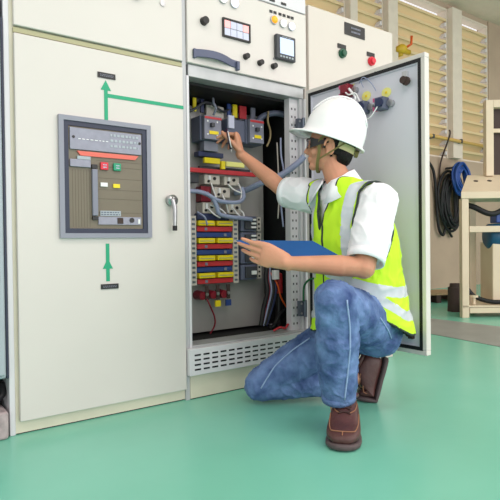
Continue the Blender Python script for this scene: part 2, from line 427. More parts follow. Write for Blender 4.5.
def tri(xc, z0, z1, w):
    a = [Vector((xc-w/2, 0, z0)), Vector((xc+w/2, 0, z0)), Vector((xc, 0, z1))]
    loft(gb, [[p+Vector((0,-.0264,0)) for p in a], [p+Vector((0,-.0243,0)) for p in a]])
seg(.848, 1.305, .848, 1.44, .016); tri(.848, 1.435, 1.478, .046)
bx(gb, .857, 1.231, -.0262, -.0243, 1.405, 1.421)
obj('arrow_marking', gb, 'green_tape', dr); gb = bmesh.new()
seg(.845, .60, .845, .765, .016); tri(.845, .655, .70, .046)
obj('arrow_marking', gb, 'green_tape', dr)
for z0, z1, sd in ((1.486, 1.510, 1), (.566, .588, 2)):
    n_ = obj('name_label', B(.812, .892, -.028, -.0243, z0, z1), 'black', dr)
    obj('lettering', marks(bmesh.new(), .822, .882, -.0285, z0+.006, z1-.006, 2, sd), 'bluegrey_l', dr)
hb = bmesh.new()
cyl(hb, (1.155, -.024, .965), (1.155, -.052, .965), .026); sph(hb, (1.142, -.045, .972), .016)
tube(hb, [(1.15, -.055, .97), (1.158, -.062, .92), (1.158, -.06, .83)], .011, 10, 4, rads=(.013, .009)); 
obj('handle', hb, 'metal', dr, True)
obj('handle_tip', cyl(bmesh.new(), (1.158, -.06, .845), (1.158, -.06, .822), .011), 'black', dr)
kb = bmesh.new(); cyl(kb, (.995, -.024, 1.885), (.995, -.042, 1.885), .019)
obj('knob', kb, 'brown', t)
kb = bmesh.new(); cyl(kb, (1.128, -.024, 1.883), (1.128, -.03, 1.883), .014); obj('keyhole', kb, 'metal', t)

# air circuit breaker in its door
t = thing('circuit_breaker', 'large air circuit breaker with an olive face set into the closed cabinet door', 'circuit breaker', (.85, -.03, .79))
def ring(bm, x0, x1, z0, z1, w, y0, y1):
    bx(bm, x0, x1, y0, y1, z0, z0+w); bx(bm, x0, x1, y0, y1, z1-w, z1); bx(bm, x0, x0+w, y0, y1, z0+w, z1-w); bx(bm, x1-w, x1, y0, y1, z0+w, z1-w); return bm
X0, X1, Z0, Z1 = .640, 1.052, .790, 1.302
obj('bezel', ring(bmesh.new(), X0, X1, Z0, Z1, .020, -.040, -.0245), 'acb_frame', t)
obj('inner_bezel', ring(bmesh.new(), X0+.020, X1-.020, Z0+.020, Z1-.020, .020, -.034, -.0245), 'acb_inner', t)
fc = obj('breaker_face', B(.681, 1.011, -.0290, -.0245, .831, 1.261), 'acb_face', t)
lb = bmesh.new()
for z in (.90, .96, 1.0, 1.05, 1.10, 1.125): bx(lb, .80, 1.01, -.0297, -.0291, z-.001, z+.001)
for k in range(7): bx(lb, .695+.012*k, .697+.012*k, -.0297, -.0291, .835, 1.08)
obj('groove', lb, mat('groove_olive', (100, 90, 76), .6), t)
tu = obj('trip_unit', B(.685, 1.006, -.038, -.0291, 1.163, 1.255), 'acb_trip', t, bevel=.002)
obj('trip_marking', marks(bmesh.new(), .72, .85, -.0385, 1.205, 1.212, 1, 3), 'paper', tu)
mb = marks(bmesh.new(), .86, .99, -.0385, 1.18, 1.25, 3, 8)
obj('trip_marking', mb, 'ngrey', tu)
sb = bmesh.new()
for x in (.70, .996): cyl(sb, (x, -.038, 1.215), (x, -.040, 1.215), .006)
obj('screw', sb, 'black', tu)
cbm = bmesh.new(); pts = [(.715,1.158),(.992,1.158),(.975,1.139),(.73,1.139)]
loft(cbm, [[Vector((x,-.036,z)) for x,z in pts], [Vector((x,-.0291,z)) for x,z in pts]])
obj('coral_strip', cbm, 'coral', t)
obj('lever_housing', B(.684, .772, -.040, -.0291, 1.09, 1.122), 'acb_trip', t, bevel=.002)
obj('lever_housing', B(.715, .772, -.038, -.0291, 1.1225, 1.137), 'ngrey', t, bevel=.001)
obj('charging_lever', B(.776, .800, -.045, -.0298, .885, 1.085), 'bluegrey_l', t, bevel=.003)
for z0, z1 in ((1.088, 1.105), (.868, .882)): obj('lever_stop', B(.776, .800, -.042, -.0298, z0, z1), 'black', t)
for x0, mt_ in ((.815, 'red_btn'), (.873, 'green_btn')):
    b_ = obj('push_button', B(x0, x0+.034, -.040, -.0298, 1.085, 1.118), mt_, t, bevel=.002)
    obj('button_marking', marks(bmesh.new(), x0+.010, x0+.026, -.0405, 1.091, 1.112, 2, int(x0*100)), 'lavlit', b_)
obj('status_flag', B(.815, .846, -.036, -.0298, 1.013, 1.030), 'white', t)
obj('status_flag', B(.872, .902, -.036, -.0298, 1.010, 1.027), 'yellow', t)
rp_ = obj('rating_plate', B(.812, .905, -.034, -.0298, .885, .908), 'ngrey', t)
obj('plate_marking', marks(bmesh.new(), .816, .9, -.0345, .887, .906, 2, 5), 'bluegrey', rp_)
lp = obj('lower_plate', B(.803, 1.000, -.036, -.0298, .848, .882), 'acb_trip', t)
obj('plate_socket', B(.888, .914, -.0385, -.0361, .852, .878), 'brown', lp)
kb = bmesh.new(); cyl(kb, (.955, -.036, .868), (.955, -.040, .868), .011); obj('plate_key', kb, 'black', lp)
obj('plate_tag', B(.985, .994, -.0385, -.0361, .853, .873), 'white', lp)

# middle cabinet, open
t = thing('switchgear_cabinet', 'cream switchgear cabinet standing open with wiring and breakers inside', 'cabinet', (1.64, .4, 0)); t2 = t
bb = bmesh.new()
bx(bb, 1.2325, 1.2545, .004, .8, 0, 2.35)
obj('side_strip', bb, 'grey_trim', t)
bb = bmesh.new(); bx(bb, 1.255, 1.268, 0, .8, .24, 1.575); bx(bb, 2.014, 2.027, 0.0, .8, .24, 1.575); bx(bb, 1.255, 2.027, .016, .8, 1.635, 2.35)
bx(bb, 1.2, 1.2, 0, 0, 0, 0)
obj('body', bb, 'white_trim', t)
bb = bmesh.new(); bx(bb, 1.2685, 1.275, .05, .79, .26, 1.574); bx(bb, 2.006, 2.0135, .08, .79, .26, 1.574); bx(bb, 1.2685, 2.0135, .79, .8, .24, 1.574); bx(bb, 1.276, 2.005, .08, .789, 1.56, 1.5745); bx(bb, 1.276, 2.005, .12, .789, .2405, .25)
obj('shade_lining', bb, 'void_shade', t)  # inner walls coloured near black to paint the shade of the void
obj('header', B(1.2685, 2.0135, .006, .09, 1.575, 1.634), 'sheet', t, bevel=.003)
obj('plinth', B(1.255, 2.027, 0, .8, .005, .24), 'plinth', t)
obj('base_gap_shade', B(1.26, 2.02, .004, .78, .0, .0049), 'black', t)  # same painted shade line under the open cabinet
obj('sill', B(1.2685, 2.0135, .0, .115, .2405, .262), 'sheet', t, bevel=.003)
ub = obj('instrument_panel', B(1.258, 2.024, -.024, -.0005, 1.637, 2.044), 'cream', t, bevel=.004)
obj('top_strip', B(1.258, 2.024, -.022, -.0005, 2.052, 2.345), 'white_trim', t, bevel=.003)
for x in (1.765, 1.845): obj('name_label', B(x, x+.035, -.026, -.0225, 2.062, 2.074), 'black', t)
# curved handle
hb = bmesh.new(); hp = []
for k in range(15):
    u_ = k/14; hp.append((1.285+.265*u_, -.024-.030*math.sin(PI*min(1, u_*1.10+.06)), 1.684+.006*math.sin(PI*u_)-.008*u_))
rg = []
for (x, y, z) in hp: rg.append([Vector((x, y-.006, z-.019)), Vector((x, y+.006, z-.019)), Vector((x, y+.006, z+.019)), Vector((x, y-.006, z+.019))])
loft(hb, rg)
bx(hb, 1.285, 1.30, -.04, -.0235, 1.66, 1.705); bx(hb, 1.535, 1.552, -.045, -.0235, 1.645, 1.69)
obj('lever_handle', hb, 'handle_blue', ub, bevel=.003)
for x, z, r_, mt_ in ((1.35, 1.852, .021, 'black'), (1.600, 1.728, .016, 'black'), (1.692, 1.713, .016, 'black'), (1.783, 1.712, .016, 'black')):
    kb = bmesh.new(); cyl(kb, (x, -.024, z), (x, -.050, z), r_, r_*.85); k_ = obj('knob', kb, mt_, ub)
obj('keyhole', cyl(bmesh.new(), (1.79, -.024, 1.755), (1.79, -.032, 1.755), .008), 'metal', ub)
# annunciator
an = obj('annunciator', ring(bmesh.new(), 1.458, 1.628, 1.802, 1.897, .008, -.036, -.0245), 'black', ub)
obj('annunciator_back', B(1.466, 1.620, -.030, -.0245, 1.810, 1.889), 'darkgrey', ub)
for i in range(4):
    for j in range(2):
        x = 1.4675+i*.0383; z = 1.812+j*.039
        obj('annunciator_window', B(x, x+.0355, -.033, -.0301, z, z+.036), 'pinklit' if j == 1 and i in (0, 3) else 'lavlit', ub)
def lamp(x, z, mt_, r_=.019):
    lb = bmesh.new(); cyl(lb, (x, -.0245, z), (x, -.034, z), r_*1.15); obj('lamp_bezel', lb, 'grey_trim', ub)
    lb = bmesh.new(); sph(lb, (x, -.034, z), r_, .014, r_); obj('indicator_lamp', lb, mt_, ub, True)
lamp(1.395, 2.012, 'lampY'); lamp(1.463, 1.992, 'lampW', .022); lamp(1.532, 1.985, 'lampB', .022)
lamp(1.790, 1.962, 'lampY', .020); lamp(1.853, 1.957, 'lampW', .020); lamp(1.912, 1.954, 'lampB', .020)
for x in (1.772, 1.800, 1.835, 1.863, 1.895, 1.921): obj('lamp_label', B(x-.010, x+.010, -.027, -.0245, 1.998, 2.012), 'black', ub)
mt0 = obj('power_meter', B(1.790, 1.925, -.050, -.0245, 1.752, 1.886), 'darkgrey', ub, bevel=.006)
obj('meter_screen', B(1.812, 1.908, -.0525, -.0503, 1.782, 1.868), 'screen', ub)
for k in range(5): obj('meter_button', B(1.812+.02*k, 1.824+.02*k, -.0535, -.0503, 1.763, 1.772), 'ngrey', ub)
obj('meter_marking', marks(bmesh.new(), 1.83, 1.89, -.0506, 1.871, 1.879, 1, 9), 'ngrey', ub)
# perforated post and hinge
pp = obj('perforated_post', B(1.928, 1.986, .03, .075, .262, 1.574), 'white_trim', t)
z = .30
while z < 1.55:
    for x in (1.945, 1.969): obj('slot', B(x-.004, x+.004, .0290, .0298, z-.006, z+.006), 'darkgrey', pp)
    z += .045
obj('jamb', B(1.9865, 2.0135, .012, .075, .262, 1.574), 'grey_trim', t)
for z0, z1 in ((1.36, 1.455), (.345, .43)):
    hb = bmesh.new(); bx(hb, 1.955, 2.0, -.012, .011, z0, z1); cyl(hb, (1.990, -.018, z0-.005), (1.990, -.018, z1+.005), .010)
    h_ = obj('hinge', hb, 'darkmetal', t)
    hb = bmesh.new()
    for z in (z0+.015, z1-.015): cyl(hb, (1.966, -.012, z), (1.966, -.016, z), .006)
    obj('hinge_screw', hb, 'metal', h_)
# vent panel
vp = obj('vent_panel', B(1.235, 2.015, -.032, -.0005, .122, .252), 'white_trim', t, bevel=.003)
sb = bmesh.new()
for i in range(15):
    for j in range(4):
        x = 1.262+i*.0495; z = .146+j*.0235
        obj('vent_slot', B(x, x+.034, -.0335, -.0318, z, z+.008), 'black', vp)
# door: local frame, s along the width, n out of the inner face
TH = R(92.8); du = Vector((-math.cos(TH), -math.sin(TH), 0)); dn = Vector((du.y, -du.x, 0))
if dn.x > 0: dn = -dn
DM = Matrix((du, dn, UP)).transposed().to_4x4(); DM.translation = Vector((2.004, -.03, 0))
def DL(x, y, off=0):            # where the inner face of the door is measured
    o = DM.translation + dn*off; d = at(x, y, 1)-cpos; k = (o-cpos).dot(dn)/d.dot(dn); p = DM.inverted() @ (cpos+d*k); return p.x, p.z
door = obj('door', B(.004, .752, -.026, -.004, .243, 1.606, mtx=DM), 'door_in', t)
rb = bmesh.new()
def dring(bm, s0, s1, z0, z1, w, n0, n1):
    bx(bm, s0, s1, n0, n1, z0, z0+w, mtx=DM); bx(bm, s0, s1, n0, n1, z1-w, z1, mtx=DM)
    bx(bm, s0, s0+w, n0, n1, z0+w, z1-w, mtx=DM); bx(bm, s1-w, s1, n0, n1, z0+w, z1-w, mtx=DM); return bm
obj('door_rim', dring(rb, .0, .757, .239, 1.610, .022, -.027, .008), 'cream', door, bevel=.003)
obj('gasket', dring(bmesh.new(), .0205, .7365, .2595, 1.5895, .016, -.0035, .0085), 'rubber', door)
obj('stiffener', dring(bmesh.new(), .036, .721, .275, 1.574, .006, -.0035, .004), 'door_in', door)
def dl(s, n, z): return DM @ Vector((s, n, z))
s_, z_ = DL(407, 80)
lb = bmesh.new(); bx(lb, s_-.02, s_+.005, -.0035, .012, z_+.012, z_+.040, mtx=DM); obj('latch_plate', lb, 'grey_trim', door)
lb = bmesh.new(); cyl(lb, dl(s_, -.0035, z_-.005), dl(s_, .035, z_-.005), .017); cyl(lb, dl(s_+.012, .02, z_-.012), dl(s_+.012, .03, z_-.012), .02)
obj('latch', lb, 'brown', door)
s2, z2 = DL(412, 332)
lb = bmesh.new(); cyl(lb, dl(s2, -.0035, z2), dl(s2, .03, z2), .02); bx(lb, s2-.012, s2+.012, -.003, .015, z2-.03, z2+.03, mtx=DM); obj('latch', lb, 'brown', door)
for i, (x, y, mm) in enumerate(((350, 91, 'darkred'), (366, 108, 'navy'), (385, 104, 'navy'))):
    s_, z_ = DL(x, y)
    sw = obj('switch_block', B(s_-.030, s_+.022, -.0035, .045, z_-.032, z_+.028, mtx=DM), 'bluegrey' if i else 'darkred', door, bevel=.004)
    b2 = bmesh.new(); cyl(b2, dl(s_+.006, .045, z_), dl(s_+.006, .055, z_), .02); bx(b2, s_-.018, s_-.006, .0455, .052, z_-.02, z_+.02, mtx=DM)
    obj('switch_cam', b2, mm, sw)
    for dz in (-.021, .021): obj('switch_terminal', B(s_-.046, s_-.031, .01, .035, z_+dz-.009, z_+dz+.009, mtx=DM), mat('pink_lug_%d' % i, (206, 90, 140), .5), sw)
    b2 = bmesh.new(); cyl(b2, dl(s_+.04, -.0035, z_-.005), dl(s_+.04, .02, z_-.005), .016); obj('switch_terminal', b2, 'metal', sw)
for x, y in ((351, 82), (366, 96), (386, 92.5)):
    s_, z_ = DL(x, y)
    b2 = bmesh.new(); q = [dl(s_+.028*math.cos(a), -.0034, z_+.024*math.sin(a)) for a in [2*PI*k/20 for k in range(20)]]
    loft(b2, [q, [p+dn*.0018 for p in q]]); lbl = obj('yellow_label', b2, 'paleyellow', door)
    b2 = bmesh.new(); bx(b2, s_-.006, s_+.006, -.0015, .0005, z_-.006, z_+.006, mtx=DM); obj('label_dot', b2, 'yellow', lbl)
def dwire(pts, r, m_, n='wire'):
    P = []
    for x, y, o in pts:
        s_, z_ = DL(x, y); P.append(dl(s_, o, z_))
    return obj(n, tube(bmesh.new(), P, r, 6, 5), m_, door, True)
dwire([(352, 94, .05), (358, 97, .07), (362, 95, .05), (366, 103, .05)], .004, 'white')
dwire([(366, 114, .05), (369, 121, .05), (378, 119, .06), (384, 108, .05)], .003, 'paper')
dwire([(354, 90, .04), (362, 99, .05), (360, 103, .05)], .006, 'paper')
dwire([(361, 84, .015), (366, 78, .02), (374, 84, .02), (380, 92, .03)], .0025, 'cablegrey')
dwire([(366, 88, .02), (364, 82, .02), (370, 79, .015)], .002, 'cablegrey')
s_, z_ = DL(376, 73); obj('bolt', cyl(bmesh.new(), dl(s_, -.0035, z_), dl(s_, .008, z_), .006), 'brown', door)

# right cabinet behind the open door
t = thing('switchgear_cabinet', 'shorter closed beige cabinet with a green and a red button behind the open door', 'cabinet', (2.41, .4, 0))
obj('body', B(2.032, 2.785, 0, .8, 0, 2.118), 'cream2', t, bevel=.004)
d3 = obj('door', B(2.046, 2.779, -.022, -.0005, .05, 2.112), 'cream2', t, bevel=.004)
npl = obj('nameplate', B(2.335, 2.512, -.026, -.0225, 2.010, 2.082), 'black', d3)
obj('lettering', marks(bmesh.new(), 2.39, 2.47, -.0268, 2.022, 2.07, 2, 21), 'bluegrey_l', d3)
for x, zb_, mm in ((2.310, 1.886, 'dkgreen_btn'), (2.566, 1.888, 'red_btn')):
    obj('button_label', B(x-.035, x+.035, -.026, -.0225, zb_+.030, zb_+.056), 'black', d3)
    kb = bmesh.new(); cyl(kb, (x, -.0225, zb_), (x, -.038, zb_), .027); r_ = obj('button_bezel', kb, mm, d3)
    kb = bmesh.new(); cyl(kb, (x, -.0385, zb_), (x, -.052, zb_), .019, .017); obj('push_button', kb, mm, d3)

# neighbouring grey cabinet at the far left
t = thing('switchgear_cabinet', 'grey-blue cabinet cut off by the left edge, raised on a dark base', 'cabinet', (0, .4, 0))
obj('body', B(-.38, .430, 0.0, .8, .235, 2.35), 'ngrey', t, bevel=.01)
obj('door', B(-.36, .424, -.02, -.0005, .25, 1.62), 'ngrey', t, bevel=.008)
obj('side_gap_shade', B(.4305, .4385, .004, .8, .235, 1.66), 'acb_inner', t)  # dark strip painting the shaded gap between the two cabinets
obj('dark_base', B(-.36, .425, .12, .78, 0, .234), 'black', t)
cb = bmesh.new(); bx(cb, .28, .432, -.02, .11, 0, .11)
tag(obj('concrete_block', cb, 'concrete', bevel=.012), 'pinkish concrete block on the floor under the grey-blue cabinet', 'block')
cb = bmesh.new(); tube(cb, [(.2,.03,.19),(.3,.03,.185),(.37,.04,.165),(.40,.05,.15),(.425,.06,.165),(.425,.09,.20)], .014, 8, 4)
tag(obj('cable', cb, 'rubber', smooth=True), 'black cable looping down under the grey-blue cabinet', 'cable')

for o in list(bpy.data.objects):            # the closed fronts sit a little back from the open frame
    if o.parent is None and (o.name == 'switchgear_cabinet' or o.name == 'circuit_breaker' or o.get('label', '').startswith('shorter closed beige')): o.location.y += .015
    if o.parent is t2 and o.name.split('.')[0] in ('instrument_panel', 'top_strip', 'name_label'): o.location.y += .015
# ------------------------------------------------------------------ inside the open cabinet
PY = .30
t = thing('mounting_plate', 'grey steel mounting plate at the back of the open cabinet', 'plate', (1.66, PY, .26))
obj('plate', B(1.32, 1.942, PY, PY+.012, .265, 1.52), 'plate', t)
obj('plate_flange', B(1.930, 1.942, PY+.0125, PY+.05, .265, 1.52), 'plate', t)
# frame bars in the dark right half
for i, (z0, z1, lb_) in enumerate(((1.315, 1.385, 'topmost slate cross bar in the dark right part of the cabinet'), (.885, .955, 'wide slate cross bar in the dark part of the cabinet level with the white sleeve'), (.79, .83, 'thin lowest slate cross bar in the dark part just above the clipboard'))):
    tag(obj('cross_bar', B(1.98, 2.0055, .35, .75, z0, z1) if 0 else B(1.945, 2.33 if 0 else 2.0055, .50, .53, z0, z1), 'slate'), lb_, 'bar')
# moulded case breakers
def mccb(x0, x1, z0, z1, y0, label, w2):
    t = thing('moulded_case_breaker', label, 'circuit breaker', ((x0+x1)/2, PY-.05, z0), 'moulded case breakers')
    obj('case', B(x0, x1, y0+.03, PY-.002, z0, z1), 'bluegrey', t, bevel=.006)
    fr = obj('front', B(x0+.01, x1-.008, y0, y0+.0295, z0+.004, z1-.003), 'bluegrey_l', t, bevel=.004)
    obj('red_band', B(x0+.012, x1-.01, y0-.003, y0-.0005, z1-.022, z1-.010), 'red', fr)
    obj('yellow_label', B(x0+.04, x1-.03, y0-.003, y0-.0005, z0+.032, z0+.050), 'yellow', fr)
    obj('toggle', B(x0+.045, x0+.065, y0-.020, y0-.0005, z0+.07, z0+.09), 'darkgrey', fr)
    sb = bmesh.new()
    for dx, dz in ((.03, .03), (.09, .03), (.03, .1), (.09, .1)): cyl(sb, (x0+dx, y0-.0005, z0+dz), (x0+dx, y0-.003, z0+dz), .005)
    obj('screw', sb, 'white', fr)
    return t
mccb(1.445, 1.572, 1.315, 1.450, .17, 'blue-grey breaker box under the reaching fingertips, left of the hand', 0)
mccb(1.745, 1.862, 1.325, 1.468, .17, 'blue-grey breaker box right of the raised hand', 0)
t = thing('terminal_cover', 'plain blue-grey terminal cover between the two breaker boxes behind the raised hand', 'cover', (1.68, .25, 1.33))
obj('cover', B(1.62, 1.742, .20, PY-.002, 1.33, 1.455), 'bluegrey', t, bevel=.006)
obj('cover_lid', B(1.622, 1.66, .188, .1995, 1.40, 1.47), 'lavlit', t)
# vertical busbars at the top
for x0, x1, mm, lb_ in ((1.432, 1.452, 'yellow', 'yellow upright busbar at the left end above the breakers'), (1.480, 1.500, 'navy', 'dark blue upright busbar near the left of the cabinet top'),
                    (1.655, 1.678, 'blue', 'blue upright busbar beside the yellow one above the hand'), (1.692, 1.722, 'yellow', 'yellow upright busbar above the raised hand'),
                    (1.738, 1.786, 'red', 'wide red upright busbar above the right breaker'), (1.82, 1.85, 'bluegrey_l', 'grey upright busbar at the right above the breakers')):
    tag(obj('busbar', B(x0, x1, .245, .258, 1.478, 1.552), mm, bevel=.002), lb_, 'busbar', 'busbars at the cabinet top')
tag(obj('junction_plate', B(1.525, 1.64, .262, .275, 1.462, 1.53), 'beige_pl', bevel=.003), 'grey plate between the upright busbars at the cabinet top', 'plate')
# rails in the middle
for x0, x1, y0, y1, z0, z1, mm, nm, lb_ in (
    (1.47, 1.56, .20, .25, 1.262, 1.315, 'bluegrey_l', 'terminal_box', 'grey box below the left breaker near the pen tip'),
    (1.44, 1.60, .21, .26, 1.232, 1.258, 'navy', 'busbar', 'navy level busbar over the short yellow bars'),
    (1.472, 1.572, .20, .22, 1.196, 1.226, 'yellow', 'busbar', 'left short yellow level busbar under the pen'),
    (1.580, 1.605, .20, .22, 1.170, 1.215, 'yellow', 'busbar', 'small upright yellow clip between the two short bars'),
    (1.612, 1.735, .20, .22, 1.188, 1.215, 'paleyellow', 'busbar', 'right pale yellow level busbar beneath the wrist'),
    (1.385, 1.82, .205, .225, 1.142, 1.166, 'red', 'busbar', 'long red level busbar across the middle of the cabinet'),
    (1.385, 1.45, .225, .275, 1.09, 1.14, 'darkgrey', 'terminal_box', 'dark box under the left end of the long red busbar'),
    (1.46, 1.80, .235, .255, 1.168, 1.185, 'darkgrey', 'support_rail', 'dark rail behind the yellow busbars')):
    tag(obj(nm, B(x0, x1, y0, y1, z0, z1), mm, bevel=.002), lb_, 'busbar' if nm == 'busbar' else 'fitting')
# instrument transformers
def ctr(x0, x1, z0, z1, label):
    t = thing('current_transformer', label, 'transformer', ((x0+x1)/2, PY-.03, z0), 'beige current transformers')
    bd = obj('case', B(x0, x1, .225, PY-.002, z0, z1), 'beige_pl', t, bevel=.005)
    sb = bmesh.new(); xc = (x0+x1)/2
    cyl(sb, (xc+.012, .2245, (z0+z1)/2+.006), (xc+.012, .219, (z0+z1)/2+.006), .009); cyl(sb, (xc-.026, .2245, z0+.016), (xc-.026, .219, z0+.016), .007)
    obj('terminal_screw', sb, 'black', t)
    sb = bmesh.new(); bx(sb, xc-.030, xc-.016, .215, .2245, z0+.024, z1-.006); obj('terminal', sb, 'white', t)
ctr(1.485, 1.585, 1.085, 1.138, 'beige current transformer left in the top row under the long red busbar')
ctr(1.612, 1.715, 1.085, 1.136, 'beige current transformer right in the top row under the long red busbar')
ctr(1.545, 1.652, 1.015, 1.072, 'beige current transformer alone in the middle row behind the curled cable')
ctr(1.470, 1.560, .925, .985, 'beige current transformer left in the bottom row above the busbar stack')
ctr(1.640, 1.725, .925, .985, 'beige current transformer right in the bottom row above the busbar stack')
tag(obj('phase_block', B(1.47, 1.535, .24, PY-.002, .99, 1.075), 'darkred', bevel=.004), 'dark red block left of the middle current transformer', 'block')
# curled cable bundle
cb = bmesh.new()
tube(cb, [(1.37, .20, 1.04), (1.44, .19, 1.035), (1.50, .18, 1.01), (1.53, .175, .96), (1.55, .18, .92), (1.63, .18, .905), (1.72, .19, .90), (1.78, .2, .895)], .012, 10, 6)
tag(obj('cable_bundle', cb, 'cablegrey', smooth=True), 'thick pale blue cable running down left of the current transformers', 'cable')
cb = bmesh.new(); tube(cb, [(1.47, .185, 1.03), (1.53, .17, .995), (1.60, .165, .985), (1.67, .165, .99), (1.71, .175, 1.02), (1.715, .20, 1.075)], .011, 10, 6)
tag(obj('cable_bundle', cb, 'cablegrey', smooth=True), 'pale blue cable curling up to the right around the middle transformer', 'cable')
k = 0
for p in ([(1.52,.215,1.09),(1.525,.20,1.05),(1.54,.19,1.0)], [(1.70,.215,1.10),(1.705,.19,1.05),(1.69,.18,1.0)], [(1.63,.215,1.09),(1.66,.20,1.06),(1.70,.18,1.04)],
          [(1.59,.215,1.03),(1.60,.19,.98),(1.62,.2,.93)], [(1.50,.215,.95),(1.52,.19,.92),(1.56,.19,.90)], [(1.66,.215,.96),(1.67,.19,.93),(1.70,.19,.905)], [(1.51,.215,.97),(1.56,.19,.95),(1.60,.19,.92)], [(1.70,.215,.955),(1.715,.19,.93),(1.72,.19,.905)]):
    tag(obj('wire', tube(bmesh.new(), p, .0045, 6, 5), 'white', smooth=True), 'short white wire looping between the current transformers', 'wire', 'white transformer wires')
# busbar stack
ZT, ZB = .905, .535
for x0, x1, nm, lb_ in ((1.395, 1.428, 'terminal_strip', 'narrow pale terminal strip left of the coloured busbar stack'), (1.668, 1.702, 'terminal_strip', 'narrow pale terminal strip right of the coloured busbar stack')):
    t = thing('terminal_strip', lb_, 'terminal strip', ((x0+x1)/2, .25, ZB))
    obj('strip_body', B(x0, x1, .225, PY-.002, ZB, ZT+.005), 'beige_pl', t)
    sb = bmesh.new(); z = ZB+.012
    while z < ZT-.01:
        bx(sb, x0+.006, x1-.008, .2235, .2248, z, z+.012); z += .026
    obj('terminal_slot', sb, 'darkmetal', t)
tag(obj('busbar_backing', B(1.43, 1.666, .262, PY-.002, ZB, ZT), 'darkgrey'), 'dark backing board behind the coloured busbar stack', 'board')
tag(obj('stack_cover', B(1.435, 1.64, .225, .26, .888, .925), 'navy', bevel=.006), 'navy cover on top of the coloured busbar stack', 'cover')
rows = ['yellow', 'red', 'blue']*4
names = ['topmost', 'second', 'third', 'lowest']
rows = rows[:11]; h = (ZT-.02-ZB)/11
for i, cname in enumerate(rows):
    z1 = ZT-.02-h*i; z0 = z1-h*.86; w_ = names[i//3] if not (cname == 'blue' and i//3 == 2) else 'lowest'
    if cname == 'yellow':
        for j, (xa, xb) in enumerate(((1.436, 1.540), (1.556, 1.660))):
            t = thing('fuse_link', '%s yellow fuse in the %s column of the busbar stack' % (w_, 'left' if j == 0 else 'right'), 'fuse', ((xa+xb)/2, .24, z0), 'yellow fuses of the busbar stack')
            obj('fuse_body', B(xa, xb, .212, .2615, z0, z1), 'yellow', t, bevel=.003)
            obj('fuse_stripe', B(xa+.008, xb-.008, .2105, .2118, z0+.010, z0+.014), 'olive', t)
    else:
        t = thing('busbar', '%s %s busbar of the coloured stack' % (w_, cname), 'busbar', (1.55, .24, z0), '%s busbars of the stack' % cname)
        obj('bar', B(1.434, 1.664, .224 if cname == 'red' else .232, .2615, z0, z1), cname, t, bevel=.003)
        cb = bmesh.new(); xq = 1.48 if cname == 'red' else 1.61
        bx(cb, xq, xq+.016, (.2215 if cname == 'red' else .2295), (.2238 if cname == 'red' else .2318), z0+.006, z1-.006); obj('clip', cb, 'bluegrey_l', t)
# small breakers right of the stack
for i in range(4):
    z1 = .915-i*.093; z0 = z1-.088
    w_ = ['topmost', 'second from top', 'third from top', 'lowest'][i]
    t = thing('miniature_breaker', '%s small grey breaker right of the busbar stack' % w_, 'circuit breaker', (1.77, .25, z0), 'small grey breakers')
    obj('case', B(1.722, 1.832, .225, PY-.002, z0, z1), 'bluegrey', t, bevel=.004)
    obj('front_step', B(1.745, 1.826, .212, .2245, z0+.012, z1-.012), 'darkgrey', t, bevel=.002)
    for zz in ((z0+.018, z0+.040, z0+.062) if i < 2 else (z0+.030,)):
        obj('toggle', B(1.782, 1.815, .200, .2115, zz, zz+(.011 if i < 2 else .022)), 'white', t, bevel=.002)
    sb = bmesh.new(); bx(sb, 1.842, 1.868, .23, PY-.002, z0+.004, z1-.004); st = obj('side_terminal', sb, 'beige_pl', t)
    sb = bmesh.new()
    for q in range(3): bx(sb, 1.847, 1.860, .2285, .2295, z0+.012+.026*q, z0+.024+.026*q)
    obj('terminal_slot', sb, 'black', st)
# lower lugs
for i, (x, mm, lb_) in enumerate(((1.478, None, 'dark red round insulator on the left, with the red wire'), (1.548, 'yellow', 'dark red round insulator with a yellow tag, middle of three'), (1.618, 'blue', 'dark red round insulator with a blue tag, right of three'))):
    t = thing('cable_lug', lb_, 'insulator', (x, .25, .42), 'insulators under the busbar stack')
    kb = bmesh.new(); cyl(kb, (x-.008, PY-.002, .475), (x-.008, .232, .475), .027, .022); obj('insulator', kb, 'darkred', t)
    obj('strap', B(x+.004, x+.026, .226, .2315, .45, .53), 'brown', t)
    kb = bmesh.new(); cyl(kb, (x+.012, .2255, .482), (x+.012, .219, .482), .009); obj('bolt', kb, 'metal', t)
    if mm: obj('tag', B(x-.004, x+.03, .222, .232, .410, .444), mm, t)
tag(obj('wire', tube(bmesh.new(), [(1.49,.225,.455),(1.50,.21,.42),(1.53,.215,.36),(1.535,.22,.31),(1.51,.23,.263)], .0045, 6, 6), 'darkred', smooth=True), 'single dark red wire hanging from the left insulator', 'wire')
# cable bundle bottom right, cables at the top
for i, (dx, mm, lb_, r_) in enumerate(((0, 'rubber', 'thick black cable dropping to the cabinet floor beside the plate edge', .013), (.03, 'cablegrey', 'lilac grey cable among the black cables near the plate edge', .006), (.045, 'rubber', 'black cable dropping near the right end of the plate', .011), (.018, 'darkred', 'thin red wire twisted along the black cables', .004), (.06, 'navy', 'dark blue cable dropping near the right end of the plate', .010))):
    P = [(1.895+dx*.6, .20, .66), (1.87+dx, .19, .56), (1.865+dx, .17, .48), (1.835+dx, .17, .38), (1.80+dx*.6, .15, .285)]
    tag(obj('cable', tube(bmesh.new(), P, r_, 8, 6), mm, smooth=True), lb_, 'cable')
tag(obj('cable', tube(bmesh.new(), [(1.99,.45,1.53),(1.9,.42,1.50),(1.75,.4,1.545),(1.6,.3,1.54),(1.46,.27,1.55)], .013, 8, 6), 'darkgrey', smooth=True), 'dark cable running along the top inside the cabinet', 'cable')
tag(obj('cable', tube(bmesh.new(), [(1.99,.12,1.50),(1.93,.16,1.515),(1.86,.2,1.49),(1.80,.22,1.40)], .018, 8, 6), 'bluegrey', smooth=True), 'blue-grey cable at the top right curving down behind the breaker', 'cable')
